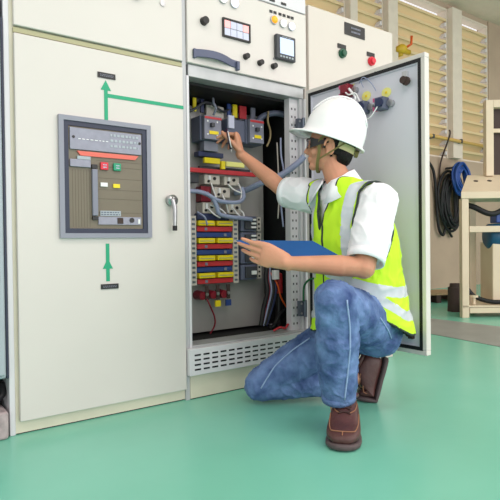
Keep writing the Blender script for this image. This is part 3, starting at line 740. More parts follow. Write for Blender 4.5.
tag(obj('wire', tube(bmesh.new(), [(1.88,.16,1.52),(1.875,.16,1.46),(1.90,.17,1.41),(1.895,.17,1.36),(1.88,.18,1.32)], .006, 8, 6), mat('straw_wire', (150, 132, 96), .6), smooth=True), 'straw coloured wire hanging in the dark right of the breakers', 'wire')
tag(obj('cable_sleeve', tube(bmesh.new(), [(1.72,.28,1.05),(1.76,.22,1.065),(1.80,.12,1.10),(1.88,.05,1.14),(1.94,-.02,1.20),(1.965,-.05,1.24)], .017, 10, 6), 'cablegrey', smooth=True), 'lavender cable sleeve crossing from the plate towards the door hinge', 'cable')
t = thing('surge_arrester', 'dark red cylinder standing in the dark lower right of the cabinet', 'cylinder', (1.965, .30, .262))
kb = bmesh.new(); cyl(kb, (1.975, .2, .262), (1.975, .2, .46), .022); obj('cylinder_body', kb, 'black', t)
kb = bmesh.new(); cyl(kb, (1.975, .2, .4605), (1.975, .2, .57), .023); sph(kb, (1.975, .2, .57), .022, .022, .012); obj('red_cap', kb, 'red', t)
tag(obj('connector', B(1.905, 1.94, .15, .18, .545, .60), 'white', bevel=.003), 'small white connector among the cables under the left forearm', 'connector')
tag(obj('cable', tube(bmesh.new(), [(1.84,.12,.275),(1.88,.13,.285),(1.94,.15,.34),(1.985,.16,.36)], .010, 8, 6), 'rubber', smooth=True), 'black cable rising to the right from the cabinet sill', 'cable')
tag(obj('wire', tube(bmesh.new(), [(1.82,.06,.268),(1.86,.05,.285),(1.9,.055,.275),(1.92,.05,.30)], .006, 8, 6), 'red', smooth=True), 'short loose red wire lying on the cabinet sill', 'wire')
tag(obj('earth_wire', tube(bmesh.new(), [(1.975,-.02,.43),(1.965,-.04,.52),(1.985,-.09,.56),(2.0,-.16,.53),(1.985,-.24,.45)], .006, 8, 6), 'teal', smooth=True), 'green earth wire arching over the lower hinge to the door', 'wire')

for i, (P, r_, mm, lb_) in enumerate((
    ([(1.30,.22,1.50),(1.38,.2,1.46),(1.50,.22,1.53),(1.62,.24,1.50),(1.70,.26,1.545)], .007, 'darkgrey', 'thin grey cable crossing high in front of the upright busbars'),
    ([(1.53,.2,1.55),(1.52,.18,1.52),(1.535,.18,1.49),(1.53,.2,1.46)], .007, 'bluegrey_l', 'short grey cable looping above the left breaker'),
    ([(1.92,.1,1.36),(1.905,.08,1.26),(1.915,.07,1.15),(1.9,.08,1.02),(1.915,.08,.85)], .005, 'cablegrey', 'pale wire running down along the perforated post'),
    ([(1.925,.14,1.34),(1.915,.12,1.2),(1.92,.12,1.05),(1.91,.12,.9)], .004, 'beige_pl', 'thin beige wire running down beside the perforated post'),
    ([(1.90,.2,.60),(1.93,.16,.52),(1.95,.15,.44),(1.99,.15,.38)], .005, 'orange', 'thin orange wire below the white connector'),
    ([(1.42,.2,.93),(1.45,.17,.90),(1.47,.18,.86)], .005, 'cablegrey', 'short pale wire at the top left of the busbar stack'))):
    tag(obj('wire', tube(bmesh.new(), P, r_, 8, 6), mm, smooth=True), lb_, 'wire')
t = thing('relay', 'grey relay box in the dark right part beside the right breaker', 'relay', (1.98, .5, 1.02))
obj('relay_body', B(1.95, 2.0, .40, .49, 1.02, 1.10), 'darkgrey', t, bevel=.003)
obj('relay_cap', B(1.955, 1.995, .39, .399, 1.03, 1.06), 'darkred', t)
# ------------------------------------------------------------------ the person
BF = (-.86*r0 - .51*f0).normalized(); BR = (.86*f0 - .51*r0).normalized(); BL = -BR
base = at(352, 388, 2.35); base.z = 0
man = thing('person', 'person in a white helmet, lime vest and blue jeans kneeling at the open cabinet', 'person', base)
ground = lambda p: p

sh = {'spine': [((368,326,2.38),.14,.135), ((366,300,2.38),.14,.13), ((360,260,2.37),.155,.13), ((353,225,2.36),.175,.13), ((350,205,2.35),.18,.115), ((346,190,2.35),.14,.08), ((340,180,2.36),.06,.06)]}
def torso(bm, grow, rings=None, drop=0):
    rg = []
    for (c, a, b_) in (rings or sh['spine']):
        rg.append(circ(at(*c), BR, BF, a+grow, b_+grow, 28))
    loft(bm, rg)
# joints
shL, elL, wrL = at(378, 202, 2.21), at(364, 267, 2.10), at(286, 263, 2.09)
shR, elR, wrR = at(322, 198, 2.46), at(286, 192, 2.61), at(240.5, 154, 2.74)
hipL, knL, anL = at(372, 325, 2.31), at(336, 301, 2.00), at(339, 407, 2.12)
hipR, knR, anR = at(358, 322, 2.46), at(261, 384, 2.50), at(358, 377, 2.52)
headc = at(328, 148, 2.38)
# head frame: faces screen left, a little away, chin slightly up
HF = (-.975*r0 + .22*f0 + .06*UP).normalized(); HL = UP.cross(HF).normalized(); HU = HF.cross(HL).normalized()
if HL.dot(-f0) < 0: pass
def hp_(a, l, u): return headc + HF*a + HL*l + HU*u

def finger(bm, root, dirv, bend, lens, rads, curl):
    p = root; d = dirv.normalized(); n = bend.normalized()
    capsule(bm, p - d*.022, p, rads[0]*1.0, rads[0], 10)
    for i, L in enumerate(lens):
        ax = d.cross(n)
        if ax.length > 1e-5: d = Matrix.Rotation(curl[i], 3, ax.normalized()) @ d; n = Matrix.Rotation(curl[i], 3, ax.normalized()) @ n
        q = p + d*L; capsule(bm, p, q, rads[i], rads[i+1], 10); p = q
    return p
def hand(bm, wrist, D, N, T, curls, thumb, s=1.0, spread=.09):
    """D towards fingers, N palm normal, T towards the thumb side"""
    D = D.normalized(); N = (N - D*N.dot(D)).normalized(); T = (T - D*T.dot(D) - N*T.dot(N)).normalized()
    rings = []
    for k, (a, w, h_) in enumerate(((-.02,.026,.019),(.0,.027,.018),(.025,.034,.017),(.055,.040,.0155),(.080,.041,.014),(.092,.036,.010))):
        rings.append(circ(wrist + D*(a*s) + T*(.002*k*s), T, N, w*s, h_*s, 16))
    loft(bm, rings)
    sph(bm, wrist + D*.035*s + T*.020*s + N*.008*s, .028*s, .017*s, .018*s, ax=(D, T, N))
    tips = []
    L = ((.043,.026,.021), (.048,.030,.023), (.044,.028,.022), (.034,.021,.019))
    for i in range(4):
        off = .029 - .0195*i
        rt = wrist + D*((.086 - (.004, 0, .003, .011)[i])*s) + T*(off*s)
        dd = D + T*(spread*(1.2-i*.8))
        rr = [.0098,.0088,.008,.0068] if i < 3 else [.0086,.0076,.007,.006]
        tips.append(finger(bm, rt, dd, N, [l*s for l in L[i]], [q*s for q in rr], curls[i]))
    rt = wrist + D*.022*s + T*.026*s + N*.006*s
    tips.append(finger(bm, rt, thumb[0], thumb[1], [.040*s,.032*s,.026*s], [.013*s,.0115*s,.010*s,.008*s], thumb[2]))
    return tips

bm = bmesh.new()
torso(bm, -.025, rings=[((370,336,2.38),.11,.10)] + sh['spine'])
# neck and head
capsule(bm, at(341, 186, 2.36), hp_(-.015, 0, -.06), .060, .052)
sph(bm, hp_(-.018, 0, .035), .098, .076, .098, ax=(HF, HL, HU), u=28, v=18)
rg = []                                                # face: from brow to chin
for a, l, u in ((.020,.066,.05), (.025,.064,.02), (.022,.060,-.01), (.018,.054,-.04), (.018,.046,-.07), (.024,.034,-.092), (.03,.02,-.100)):
    rg.append(circ(hp_(a, 0, u), HF, HL, .062 if u > -.05 else .052 if u > -.08 else .038 if u > -.095 else .024, l, 20))
loft(bm, rg)
rg = [circ(hp_(a, 0, u), HF, HL, b_, c_, 12) for a, u, b_, c_ in ((.080,.018,.006,.008), (.088,.0,.011,.010), (.097,-.018,.013,.013), (.093,-.028,.011,.016), (.082,-.033,.006,.012))]
loft(bm, rg)                                           # nose
sph(bm, hp_(.074, 0, .030), .012, .045, .011, ax=(HF, HL, HU))      # brow
sph(bm, hp_(.078, 0, -.048), .012, .024, .007, ax=(HF, HL, HU)); sph(bm, hp_(.076, 0, -.060), .012, .021, .008, ax=(HF, HL, HU))
sph(bm, hp_(.060, 0, -.085), .022, .026, .018, ax=(HF, HL, HU))
for s in (-1, 1):
    sph(bm, hp_(.052, s*.036, -.022), .024, .022, .026, ax=(HF, HL, HU))
    # ear
    pts = [hp_(-.012-.020*math.cos(a)-.0*a, s*(.080+.012*math.sin(a*.5)), -.008+.034*math.sin(a)) for a in [R(-80)+R(260)*k/12 for k in range(13)]]
    tube(bm, pts, .006, 8); sph(bm, hp_(-.012, s*.074, -.006), .018, .008, .028, ax=(HF, HL, HU)); sph(bm, hp_(-.004, s*.077, -.034), .008, .006, .010, ax=(HF, HL, HU))
# arms
capsule(bm, shL, elL, .055, .048); capsule(bm, elL, elL.lerp(wrL, .35), .043, .044); capsule(bm, elL.lerp(wrL, .3), wrL, .044, .028)
capsule(bm, shR, elR, .055, .044); capsule(bm, elR, elR.lerp(wrR, .35), .042, .043); capsule(bm, elR.lerp(wrR, .3), wrR, .042, .027)
# legs
capsule(bm, hipL, knL, .085, .055); capsule(bm, knL, knL.lerp(anL, .35), .054, .055); capsule(bm, knL.lerp(anL, .35), anL, .055, .038)
capsule(bm, hipR, knR, .085, .055); capsule(bm, knR, knR.lerp(anR, .35), .054, .055); capsule(bm, knR.lerp(anR, .35), anR, .055, .038)
fL = at(343, 452, 1.90); fL.z = .055; gL = at(349, 404, 2.18); gL.z = .055
capsule(bm, anL, gL.lerp(fL, .30), .036, .030); capsule(bm, gL.lerp(fL, .30), gL.lerp(fL, .68), .030, .022); capsule(bm, anR, at(372, 388, 2.53), .034, .028)
# left hand under the clipboard: back of the hand towards us, thumb on top
Ld = (at(262, 255.5, 2.105) - wrL).normalized()
tL = hand(bm, wrL, Ld*1 + cu*.02, cf*.95 + cu*.12, cu*.85 - cf*.35,
     [(R(2), R(5), R(4)), (R(8), R(10), R(8)), (R(16), R(18), R(12)), (R(24), R(24), R(16))],
     (Ld*.93 + cu*.28 - cf*.14, cf*.3 - cu*.5, (R(3), R(8), R(10))), s=1.16, spread=.02)
# right hand holding the pen
Rd = (at(236, 128, 2.76) - wrR).normalized()
tR = hand(bm, wrR, Rd, -cr*1.0 + cf*.15 - cu*.1, -cf*.85 - cr*.35,
     [(R(72), R(24), R(10)), (R(78), R(34), R(14)), (R(82), R(46), R(20)), (R(84), R(52), R(26))],
     (Rd*.80 - cr*.66 - cf*.12, cf*.6 + cu*.5, (R(0), R(4), R(6))), s=1.16, spread=.0)
me = remesh(bm, .0042, 4, .5)
body = objm('body', me, 'skin', man, True)
# nails
nb = bmesh.new()
# eyes
eb = bmesh.new()
for s in (-1, 1): sph(eb, hp_(.066, s*.031, .012), .0115)
obj('eye', eb, 'white', man, True)
eb = bmesh.new()
for s in (-1, 1): sph(eb, hp_(.0745, s*.031, .012), .005)
obj('iris', eb, 'brown', man, True)
eb = bmesh.new()
for s in (-1, 1): tube(eb, [hp_(.078, s*.014, .032), hp_(.076, s*.034, .038), hp_(.062, s*.052, .032)], .004, 6, 4)
obj('eyebrow', eb, 'hair', man, True)
# hair: cap over the back of the skull, down to the nape
hb = bmesh.new(); sph(hb, hp_(-.026, 0, .028), .102, .083, .100, ax=(HF, HL, HU), u=40, v=26)
sph(hb, hp_(-.062, 0, -.030), .050, .062, .058, ax=(HF, HL, HU), u=32, v=20)
for f in list(hb.faces):
    c = f.calc_center_median()-headc; a, l, u = c.dot(HF), c.dot(HL), c.dot(HU)
    if (a > -.012 and u < .035) or (a > .01 and u < .07) or (a > -.045 and u < -.045+.2*(-.012-a)) or u < -.085: hb.faces.remove(f)
bmesh.ops.solidify(hb, geom=hb.faces, thickness=.003)
obj('hair', hb, 'hair', man, True)
hb = bmesh.new()
for s in (-1, 1): bx_ = tube(hb, [hp_(.008, s*.0735, .03), hp_(.010, s*.0745, .005), hp_(.012, s*.073, -.012)], .006, 6, 3)
obj('sideburn', hb, 'hair', man, True)
# safety glasses
gt = bmesh.new()
for s in (-1, 1):
    loft(gt, [[hp_(a, s*(w_+dw), u) for (u, dw) in ((u0, 0), (u1, 0), (u1, .003), (u0, .003))] for a, w_, u0, u1 in ((-.01,.079,.010,.018), (.030,.077,.002,.024), (.060,.070,-.008,.030), (.072,.062,-.010,.030))])
tube(gt, [hp_(.072, -.063, .030), hp_(.090, -.035, .033), hp_(.095, 0, .030), hp_(.090, .035, .033), hp_(.072, .063, .030)], .004, 6, 3)
gl = obj('safety_glasses', gt, 'black', man)
lb = bmesh.new()
for s in (-1, 1):
    rg = [[hp_(.072+.020*math.sin(t*PI/2)+dd, s*(.063-.050*t), u) for (u, dd) in ((.028, 0), (.028, .002), (-.012+.004*t, .002), (-.012+.004*t, 0))] for t in [k/6 for k in range(7)]]
    loft(lb, rg)
obj('lens', lb, 'glass', gl)

# helmet
tilt = R(17); TF = (HF*math.cos(tilt) + HU*math.sin(tilt)).normalized(); TU = (HU*math.cos(tilt) - HF*math.sin(tilt)).normalized(); TL = TU.cross(TF).normalized()
hc = at(332.5, 139.5, 2.38)
hatm = bmesh.new()
def hpt(a, l, u): return hc + TF*a + TL*l + TU*u
N_ = 56; rg = []
def brim(ang): return .010 + .050*max(0, math.cos(ang))**1.6 + .004*max(0, -math.cos(ang))
prof = []
for j in range(15):
    t_ = PI/2*j/14
    prof.append((math.cos(t_), math.sin(t_)))
def hring(k, z, extra=0, drop=0):
    out = []
    for i in range(N_):
        a = 2*PI*i/N_
        e = brim(a)*extra
        rr = (k + 0)
        ridge = .004*math.exp(-(math.sin(a)/.16)**2) * (1 if z > .03 else 0)
        out.append(hpt((.140*rr + e)*math.cos(a), (.118*rr + e)*math.sin(a), z + ridge*2 - drop*max(0, math.cos(a))**2))
    return out
outer = [hring(1.0, -.014, 1, .012), hring(1.0, -.006, 1, .012), hring(1.0, .0, .15)]
for c_, s_ in prof: outer.append(hring(max(c_**.86, .004), .012 + .171*s_))
inner = [hring(max(c_**.86*.95, .004), .006 + .163*s_) for c_, s_ in prof][::-1] + [hring(.955, -.008)]
loft(hatm, outer + inner, cap=False)
allv = [v for v in hatm.verts]
bot = outer[0]
hatm.verts.ensure_lookup_table()
n0 = 0; nl = (len(outer)+len(inner)-1)*N_
for i in range(N_): hatm.faces.new((hatm.verts[n0+i], hatm.verts[nl+i], hatm.verts[nl+(i+1)%N_], hatm.verts[n0+(i+1)%N_]))
helm = obj('hard_hat', hatm, 'hat', man, True)
rb = bmesh.new()
for off in (-.022, .022):
    pts = [hpt(.143*math.cos(a)**1 if 1 else 0, off, .014+.177*math.sin(a)) for a in [R(28)+R(124)*k/16 for k in range(17)]]
    tube(rb, pts, .004, 6)
obj('crown_ridge', rb, 'hat', helm, True)
sb = bmesh.new()
rg = []
for k in range(25):
    a = R(112)+R(136)*k/24
    rg.append([hpt(x_*math.cos(a), y_*math.sin(a), u) for x_, y_, u in ((.112,.092,-.012),(.116,.096,-.012),(.116,.096,-.040),(.112,.092,-.040))])
loft(sb, rg); obj('headband', sb, 'headband', helm)
sb = bmesh.new(); bx(sb, 0, 0, 0, 0, 0, 0)
p = hpt(-.118, 0, -.03); xx, yy = TL, TU
loft(sb, [circ(p, xx, yy, .022, .018, 16), circ(p-TF*.014, xx, yy, .018, .015, 16)]); obj('ratchet_knob', sb, 'strap', helm)
sb = bmesh.new()
for s in (-1, 1):
    pts = smoothpath([hpt(.022, s*.098, .0), hp_(.030, s*.078, .02), hp_(.032, s*.070, -.03), hp_(.038, s*.058, -.075), hp_(.040, s*.03, -.108), hp_(.040, 0, -.112)], 4)
    loft(sb, [[p_+HF*.007, p_+HF*.007+HL*s*.002, p_-HF*.007+HL*s*.002, p_-HF*.007] for p_ in pts])
    pts = smoothpath([hpt(-.07, s*.09, -.01), hp_(-.035, s*.082, -.02), hp_(.005, s*.078, -.045), hp_(.034, s*.064, -.06)], 4)
    loft(sb, [[p_+HU*.004, p_+HU*.004+HL*s*.002, p_-HU*.004+HL*s*.002, p_-HU*.004] for p_ in pts])
obj('chin_strap', sb, 'strap', helm)

def displaced(me, amp, scale, seed=0, aniso=(1,1,1)):
    from mathutils import noise
    nrm = [v.normal.copy() for v in me.vertices]
    off = Vector((seed*3.1, seed*1.7, seed))
    for v, n in zip(me.vertices, nrm):
        p = Vector((v.co.x*aniso[0], v.co.y*aniso[1], v.co.z*aniso[2]))*scale + off
        q = noise.noise(p)
        w = 1-abs(noise.noise(p*1.9+Vector((5, 5, 5))))*2
        v.co += n*(amp*(q*.6 + (w**3 if w > 0 else 0)*.5))
# shirt
bm = bmesh.new(); torso(bm, .0)
cuffL = elL.lerp(wrL, .10)
capsule(bm, shL.lerp(at(352,205,2.35), .25), shL, .078, .082)
dL = (elL-shL).normalized(); xx, yy = frame_of(dL); eS = elL - dL*.045 - BL*0
capsule(bm, shL, shL.lerp(elL, .45), .082, .080)
loft(bm, [circ(shL.lerp(elL, .2), xx, yy, .081, .081, 20), circ(shL.lerp(elL, .6), xx, yy, .080, .080, 20), circ(eS, xx, yy, .073, .073, 20)])
capsule(bm, shR.lerp(at(350,205,2.35), .3), shR, .08, .078)
dR = (elR-shR).normalized(); xx, yy = frame_of(dR)
capsule(bm, shR, shR.lerp(elR, .45), .078, .080)
loft(bm, [circ(shR.lerp(elR, .3), xx, yy, .078, .078, 20), circ(shR.lerp(elR, .7), xx, yy, .078, .078, 20), circ(elR - dR*.02, xx, yy, .074, .074, 20)])
me = remesh(bm, .006, 5)
displaced(me, .011, 8, 2)
shirt = objm('shirt', me, 'shirt', man, True)
# cuffs
cb = bmesh.new(); xx, yy = frame_of(dL); p = eS - dL*.012
loft(cb, [circ(p, xx, yy, .079, .079, 24), circ(p+dL*.034, xx, yy, .077, .077, 24), circ(p+dL*.034, xx, yy, .070, .070, 24), circ(p, xx, yy, .066, .066, 24)])
obj('cuff', cb, 'shirt', shirt, True); cb = bmesh.new()
xx, yy = frame_of(dR); p = elR-dR*.035
loft(cb, [circ(p, xx, yy, .080, .078, 24), circ(p+dR*.030, xx, yy, .078, .076, 24), circ(p+dR*.030, xx, yy, .070, .068, 24), circ(p, xx, yy, .066, .064, 24)])
obj('cuff', cb, 'shirt', shirt, True)
# collar
nk = at(339, 182, 2.36)
NX = (BF*.96 - UP*.28).normalized(); NY = BR
cb = bmesh.new(); rg = []
for k in range(29):
    a = R(22) + R(316)*k/28
    dv = NX*math.cos(a) + NY*math.sin(a); fr = max(0, math.cos(a))
    c0 = nk + dv*(.074+.012*fr) - UP*.018; hgt = .058 - .02*fr
    q0 = c0 + UP*hgt; q1 = c0 + dv*(.034+.030*fr) - UP*(.010+.045*fr)
    rg.append([c0 - dv*.004, q0 - dv*.010, q0 - dv*.004, q1 + dv*.003, q1, q0 - dv*.008 - UP*.006][:6])
loft(cb, rg); obj('collar', cb, 'shirt', shirt, True)
# shirt buttons omitted under vest

# vest
vr = [((362,345,2.38),.225,.225), ((362,322,2.38),.213,.213), ((361,300,2.38),.195,.19), ((358,270,2.37),.188,.172), ((354,240,2.36),.19,.162), ((351,215,2.355),.192,.14), ((349,202,2.35),.175,.115), ((346,190,2.35),.13,.080), ((342,181,2.355),.068,.066)]
bm = bmesh.new(); torso(bm, .008, rings=vr)
capsule(bm, at(352,205,2.35), shL, .092, .096)
capsule(bm, at(350,205,2.35), shR, .092, .094)
capsule(bm, shL, shL.lerp(elL, .35), .096, .092)
me = remesh(bm, .006, 6)
displaced(me, .012, 8, 5)
me.update()
spc = {}
def ang(p):
    c = at(350, 250, 2.36); v_ = p - Vector((c.x, c.y, p.z)); return math.atan2(v_.dot(BL), v_.dot(BF)), v_
def hem(phi):
    d_ = math.degrees(phi) % 360
    kp = [(0,.375),(25,.40),(50,.47),(80,.44),(125,.36),(180,.33),(230,.36),(300,.36),(360,.375)]
    for (a, b_), (c_, e_) in zip(kp, kp[1:]):
        if a <= d_ <= c_: t_ = (d_-a)/(c_-a); t_ = t_*t_*(3-2*t_); return b_+(e_-b_)*t_
bm = bmesh.new(); bm.from_mesh(me)
shaft = lambda p, s, e: (p - s - (e-s).normalized()*max(0, (p-s).dot((e-s).normalized()))).length
ctrN = at(341, 184, 2.36)
def inside(p):
    phi, v_ = ang(p)
    if p.z < hem(phi): return False
    # arm holes
    for s, e, rr, sd in ((shL, elL, .098, 1), (shR, elR, .095, -1)):
        lat = (p - at(350, 205, 2.35)).dot(BL)*sd
        dsh = p - s; dd = e - s; 
        k_ = dsh.dot(dd.normalized())
        u_ = dd.normalized(); ds_ = (dsh - u_*k_).length
        lim = .118 + .03*min(1, ((p-s).dot(BF)/.1)**2) + (.02 if p.z > s.z+.05 else 0)
        if lat > lim and ds_ < rr + .012 and k_ < .24: return False
    # neck opening and front V
    q = p - ctrN; rad = math.hypot(q.dot(BF), q.dot(BR)); 
    if rad < .080 and q.z > -.05: return False
    fr = q.dot(BF); lt = q.dot(BL)
    if fr > .02:
        depth = -q.z
        wv = .060 - .30*max(0, depth-.02)
        if depth > -.05 and wv > 0 and abs(lt) < wv: return False
    return True
for f in list(bm.faces):
    if not inside(f.calc_center_median()): bm.faces.remove(f)
for v_ in [v for v in bm.verts if not v.link_faces]: bm.verts.remove(v_)
# keep the biggest island, drop spikes
for _ in range(3):
    bad = [f for f in bm.faces if sum(1 for e in f.edges if len(e.link_faces) == 1) >= 3]
    for f in bad: bm.faces.remove(f)
for v_ in [v for v in bm.verts if not v.link_faces]: bm.verts.remove(v_)
for _ in range(12):
    nw = {}
    for v_ in bm.verts:
        be = [e for e in v_.link_edges if len(e.link_faces) == 1]
        if len(be) == 2: nw[v_] = (v_.co*2 + be[0].other_vert(v_).co + be[1].other_vert(v_).co)/4
    for v_, c_ in nw.items(): v_.co = c_
# boundary loops for the dark binding
loops = []; seen = set()
for e in bm.edges:
    if len(e.link_faces) == 1 and e not in seen:
        lp = [e.verts[0], e.verts[1]]; seen.add(e)
        while True:
            nx = [k for k in lp[-1].link_edges if len(k.link_faces) == 1 and k not in seen]
            if not nx: break
            seen.add(nx[0]); lp.append(nx[0].other_vert(lp[-1]))
        if len(lp) > 25: loops.append([v.co.copy() for v in lp])
vm = bmesh.new(); 
tmpm = bpy.data.meshes.new('v'); bm.normal_update(); bm.to_mesh(tmpm)
bvh = BVHTree.FromBMesh(bm)
def patch(test, off):
    b2 = bmesh.new(); b2.from_mesh(tmpm)
    for f in list(b2.faces):
        if not test(f.calc_center_median()): b2.faces.remove(f)
    for v_ in [v for v in b2.verts if not v.link_faces]: b2.verts.remove(v_)
    for _ in range(8):
        nw = {}
        for v_ in b2.verts:
            be = [e for e in v_.link_edges if len(e.link_faces) == 1]
            if len(be) == 2: nw[v_] = (v_.co*2 + be[0].other_vert(v_).co + be[1].other_vert(v_).co)/4
        for v_, c_ in nw.items(): v_.co = c_
    b2.normal_update()
    for v_ in b2.verts: v_.co += v_.normal*off
    return b2
vest = objm('safety_vest', tmpm.copy(), 'vest', man, True)
sd = vest.modifiers.new('s', 'SOLIDIFY'); sd.thickness = .004; sd.offset = 1
for lp in loops:
    bb = bmesh.new()
    for _ in range(4): lp = [lp[0]] + [(lp[i-1]+lp[i]*2+lp[i+1])/4 for i in range(1, len(lp)-1)] + [lp[-1]]
    tube(bb, lp[::2]+[lp[-1]], .0055, 6)
    obj('edge_binding', bb, 'binding', vest, True)
zb1, zb2 = .455, .60
def band(p):
    phi, v_ = ang(p); z = p.z
    d_ = math.degrees(phi) % 360
    t_ = hem(phi)
    return (t_+.055 < z < t_+.100) 
def band2(p):
    phi, v_ = ang(p); d_ = math.degrees(phi) % 360
    zc = .60-.06*math.sin(math.radians(d_-40)); return zc-.022 < p.z < zc+.024
def strip(p):
    lat = (p - at(350, 205, 2.35)).dot(BL); 
    k_ = .075 if p.z > .86 else .075 
    return abs(abs(lat) - .112) < .022 and p.z > .60
obj('reflective_band', patch(band, .0048), 'refl', vest, True)
obj('reflective_band', patch(band2, .0048), 'refl', vest, True)
obj('reflective_strap', patch(lambda p: strip(p) and not band2(p), .0048), 'refl', vest, True)
bm.free()
# zip line at the front centre
zp = []
for k in range(20):
    z = .98 - k*.03
    c = at(350, 250, 2.36); o_ = Vector((c.x, c.y, z)) + BF*.5 + BL*(.0)
    h_ = bvh.ray_cast(o_, -BF)
    if h_[0]: zp.append(h_[0] + BF*.004)
if len(zp) > 4: obj('zip', tube(bmesh.new(), zp, .005, 6), 'binding', vest, True)

# jeans
bm = bmesh.new()
torso(bm, 0, rings=[((374,342,2.37),.10,.09), ((371,335,2.37),.135,.13), ((369,322,2.37),.145,.14), ((366,300,2.37),.14,.135), ((364,288,2.37),.14,.13)])
sph(bm, at(377, 335, 2.34), .10, .11, .095); sph(bm, at(371, 335, 2.46), .10, .11, .095)
capsule(bm, hipL, hipL.lerp(knL, .55), .112, .098); capsule(bm, hipL.lerp(knL, .5), knL, .098, .080)
capsule(bm, knL, knL.lerp(anL, .4), .078, .082)
xx, yy = frame_of(anL-knL); hemL = anL.lerp(knL, .09)
loft(bm, [circ(knL.lerp(anL, .3), xx, yy, .082, .084, 24), circ(knL.lerp(anL, .65), xx, yy, .074, .078, 24), circ(hemL, xx, yy, .064, .067, 24)])
capsule(bm, hipR, hipR.lerp(knR, .5), .115, .100); capsule(bm, hipR.lerp(knR, .5), knR, .100, .078)
capsule(bm, knR, knR.lerp(anR, .45), .078, .078)
xx, yy = frame_of(anR-knR)
loft(bm, [circ(knR.lerp(anR, .3), xx, yy, .078, .078, 24), circ(knR.lerp(anR, .7), xx, yy, .072, .072, 24), circ(knR.lerp(anR, .93), xx, yy, .068, .066, 24)])
me = remesh(bm, .006, 6)
displaced(me, .012, 10, 9, (1, 1, .8)); displaced(me, .004, 28, 4)
for v_ in me.vertices:
    if v_.co.z < .003: v_.co.z = .003
jeans = objm('jeans', me, 'denim', man, True)
jb = bmesh.new(); jb.from_mesh(me); jbvh = BVHTree.FromBMesh(jb)
jw = base
def onj(x, y):
    d = (at(x, y, 1)-cpos).normalized(); h_ = jbvh.ray_cast(cpos - jw, d)
    return (h_[0] + jw + h_[1]*.0015) if h_[0] else None
def jtube(pts, r, m_, n):
    dense = []
    for (a, b_), (c_, e_) in zip(pts, pts[1:]):
        for k in range(6): dense.append((a+(c_-a)*k/6, b_+(e_-b_)*k/6))
    P = [p for p in (onj(*q) for q in dense) if p]
    out = [P[0]]
    for p in P[1:]:
        if (p-out[-1]).length < .1: out.append(p)
    for _ in range(2): out = [out[0]] + [(out[i-1]+out[i]*2+out[i+1])/4 for i in range(1, len(out)-1)] + [out[-1]]
    obj(n, tube(bmesh.new(), out, r, 6), m_, jeans, True)
jtube([(347,300),(350,330),(350,350),(347,378),(344,404)], .0035, 'seam', 'side_seam')
jtube([(310,338),(290,352),(275,366),(266,380),(260,390)], .0035, 'seam', 'side_seam')
jtube([(380,318),(388,330),(392,340)], .003, 'seam', 'pocket_seam')
xx, yy = frame_of(anL-knL); dd = (anL-knL).normalized(); hb = bmesh.new()
loft(hb, [circ(hemL-dd*.022, xx, yy, .068, .071, 28), circ(hemL+dd*.003, xx, yy, .067, .070, 28), circ(hemL+dd*.003, xx, yy, .060, .066, 28), circ(hemL-dd*.022, xx, yy, .060, .066, 28)])
obj('hem', hb, 'denim', jeans, True)
jb.free()

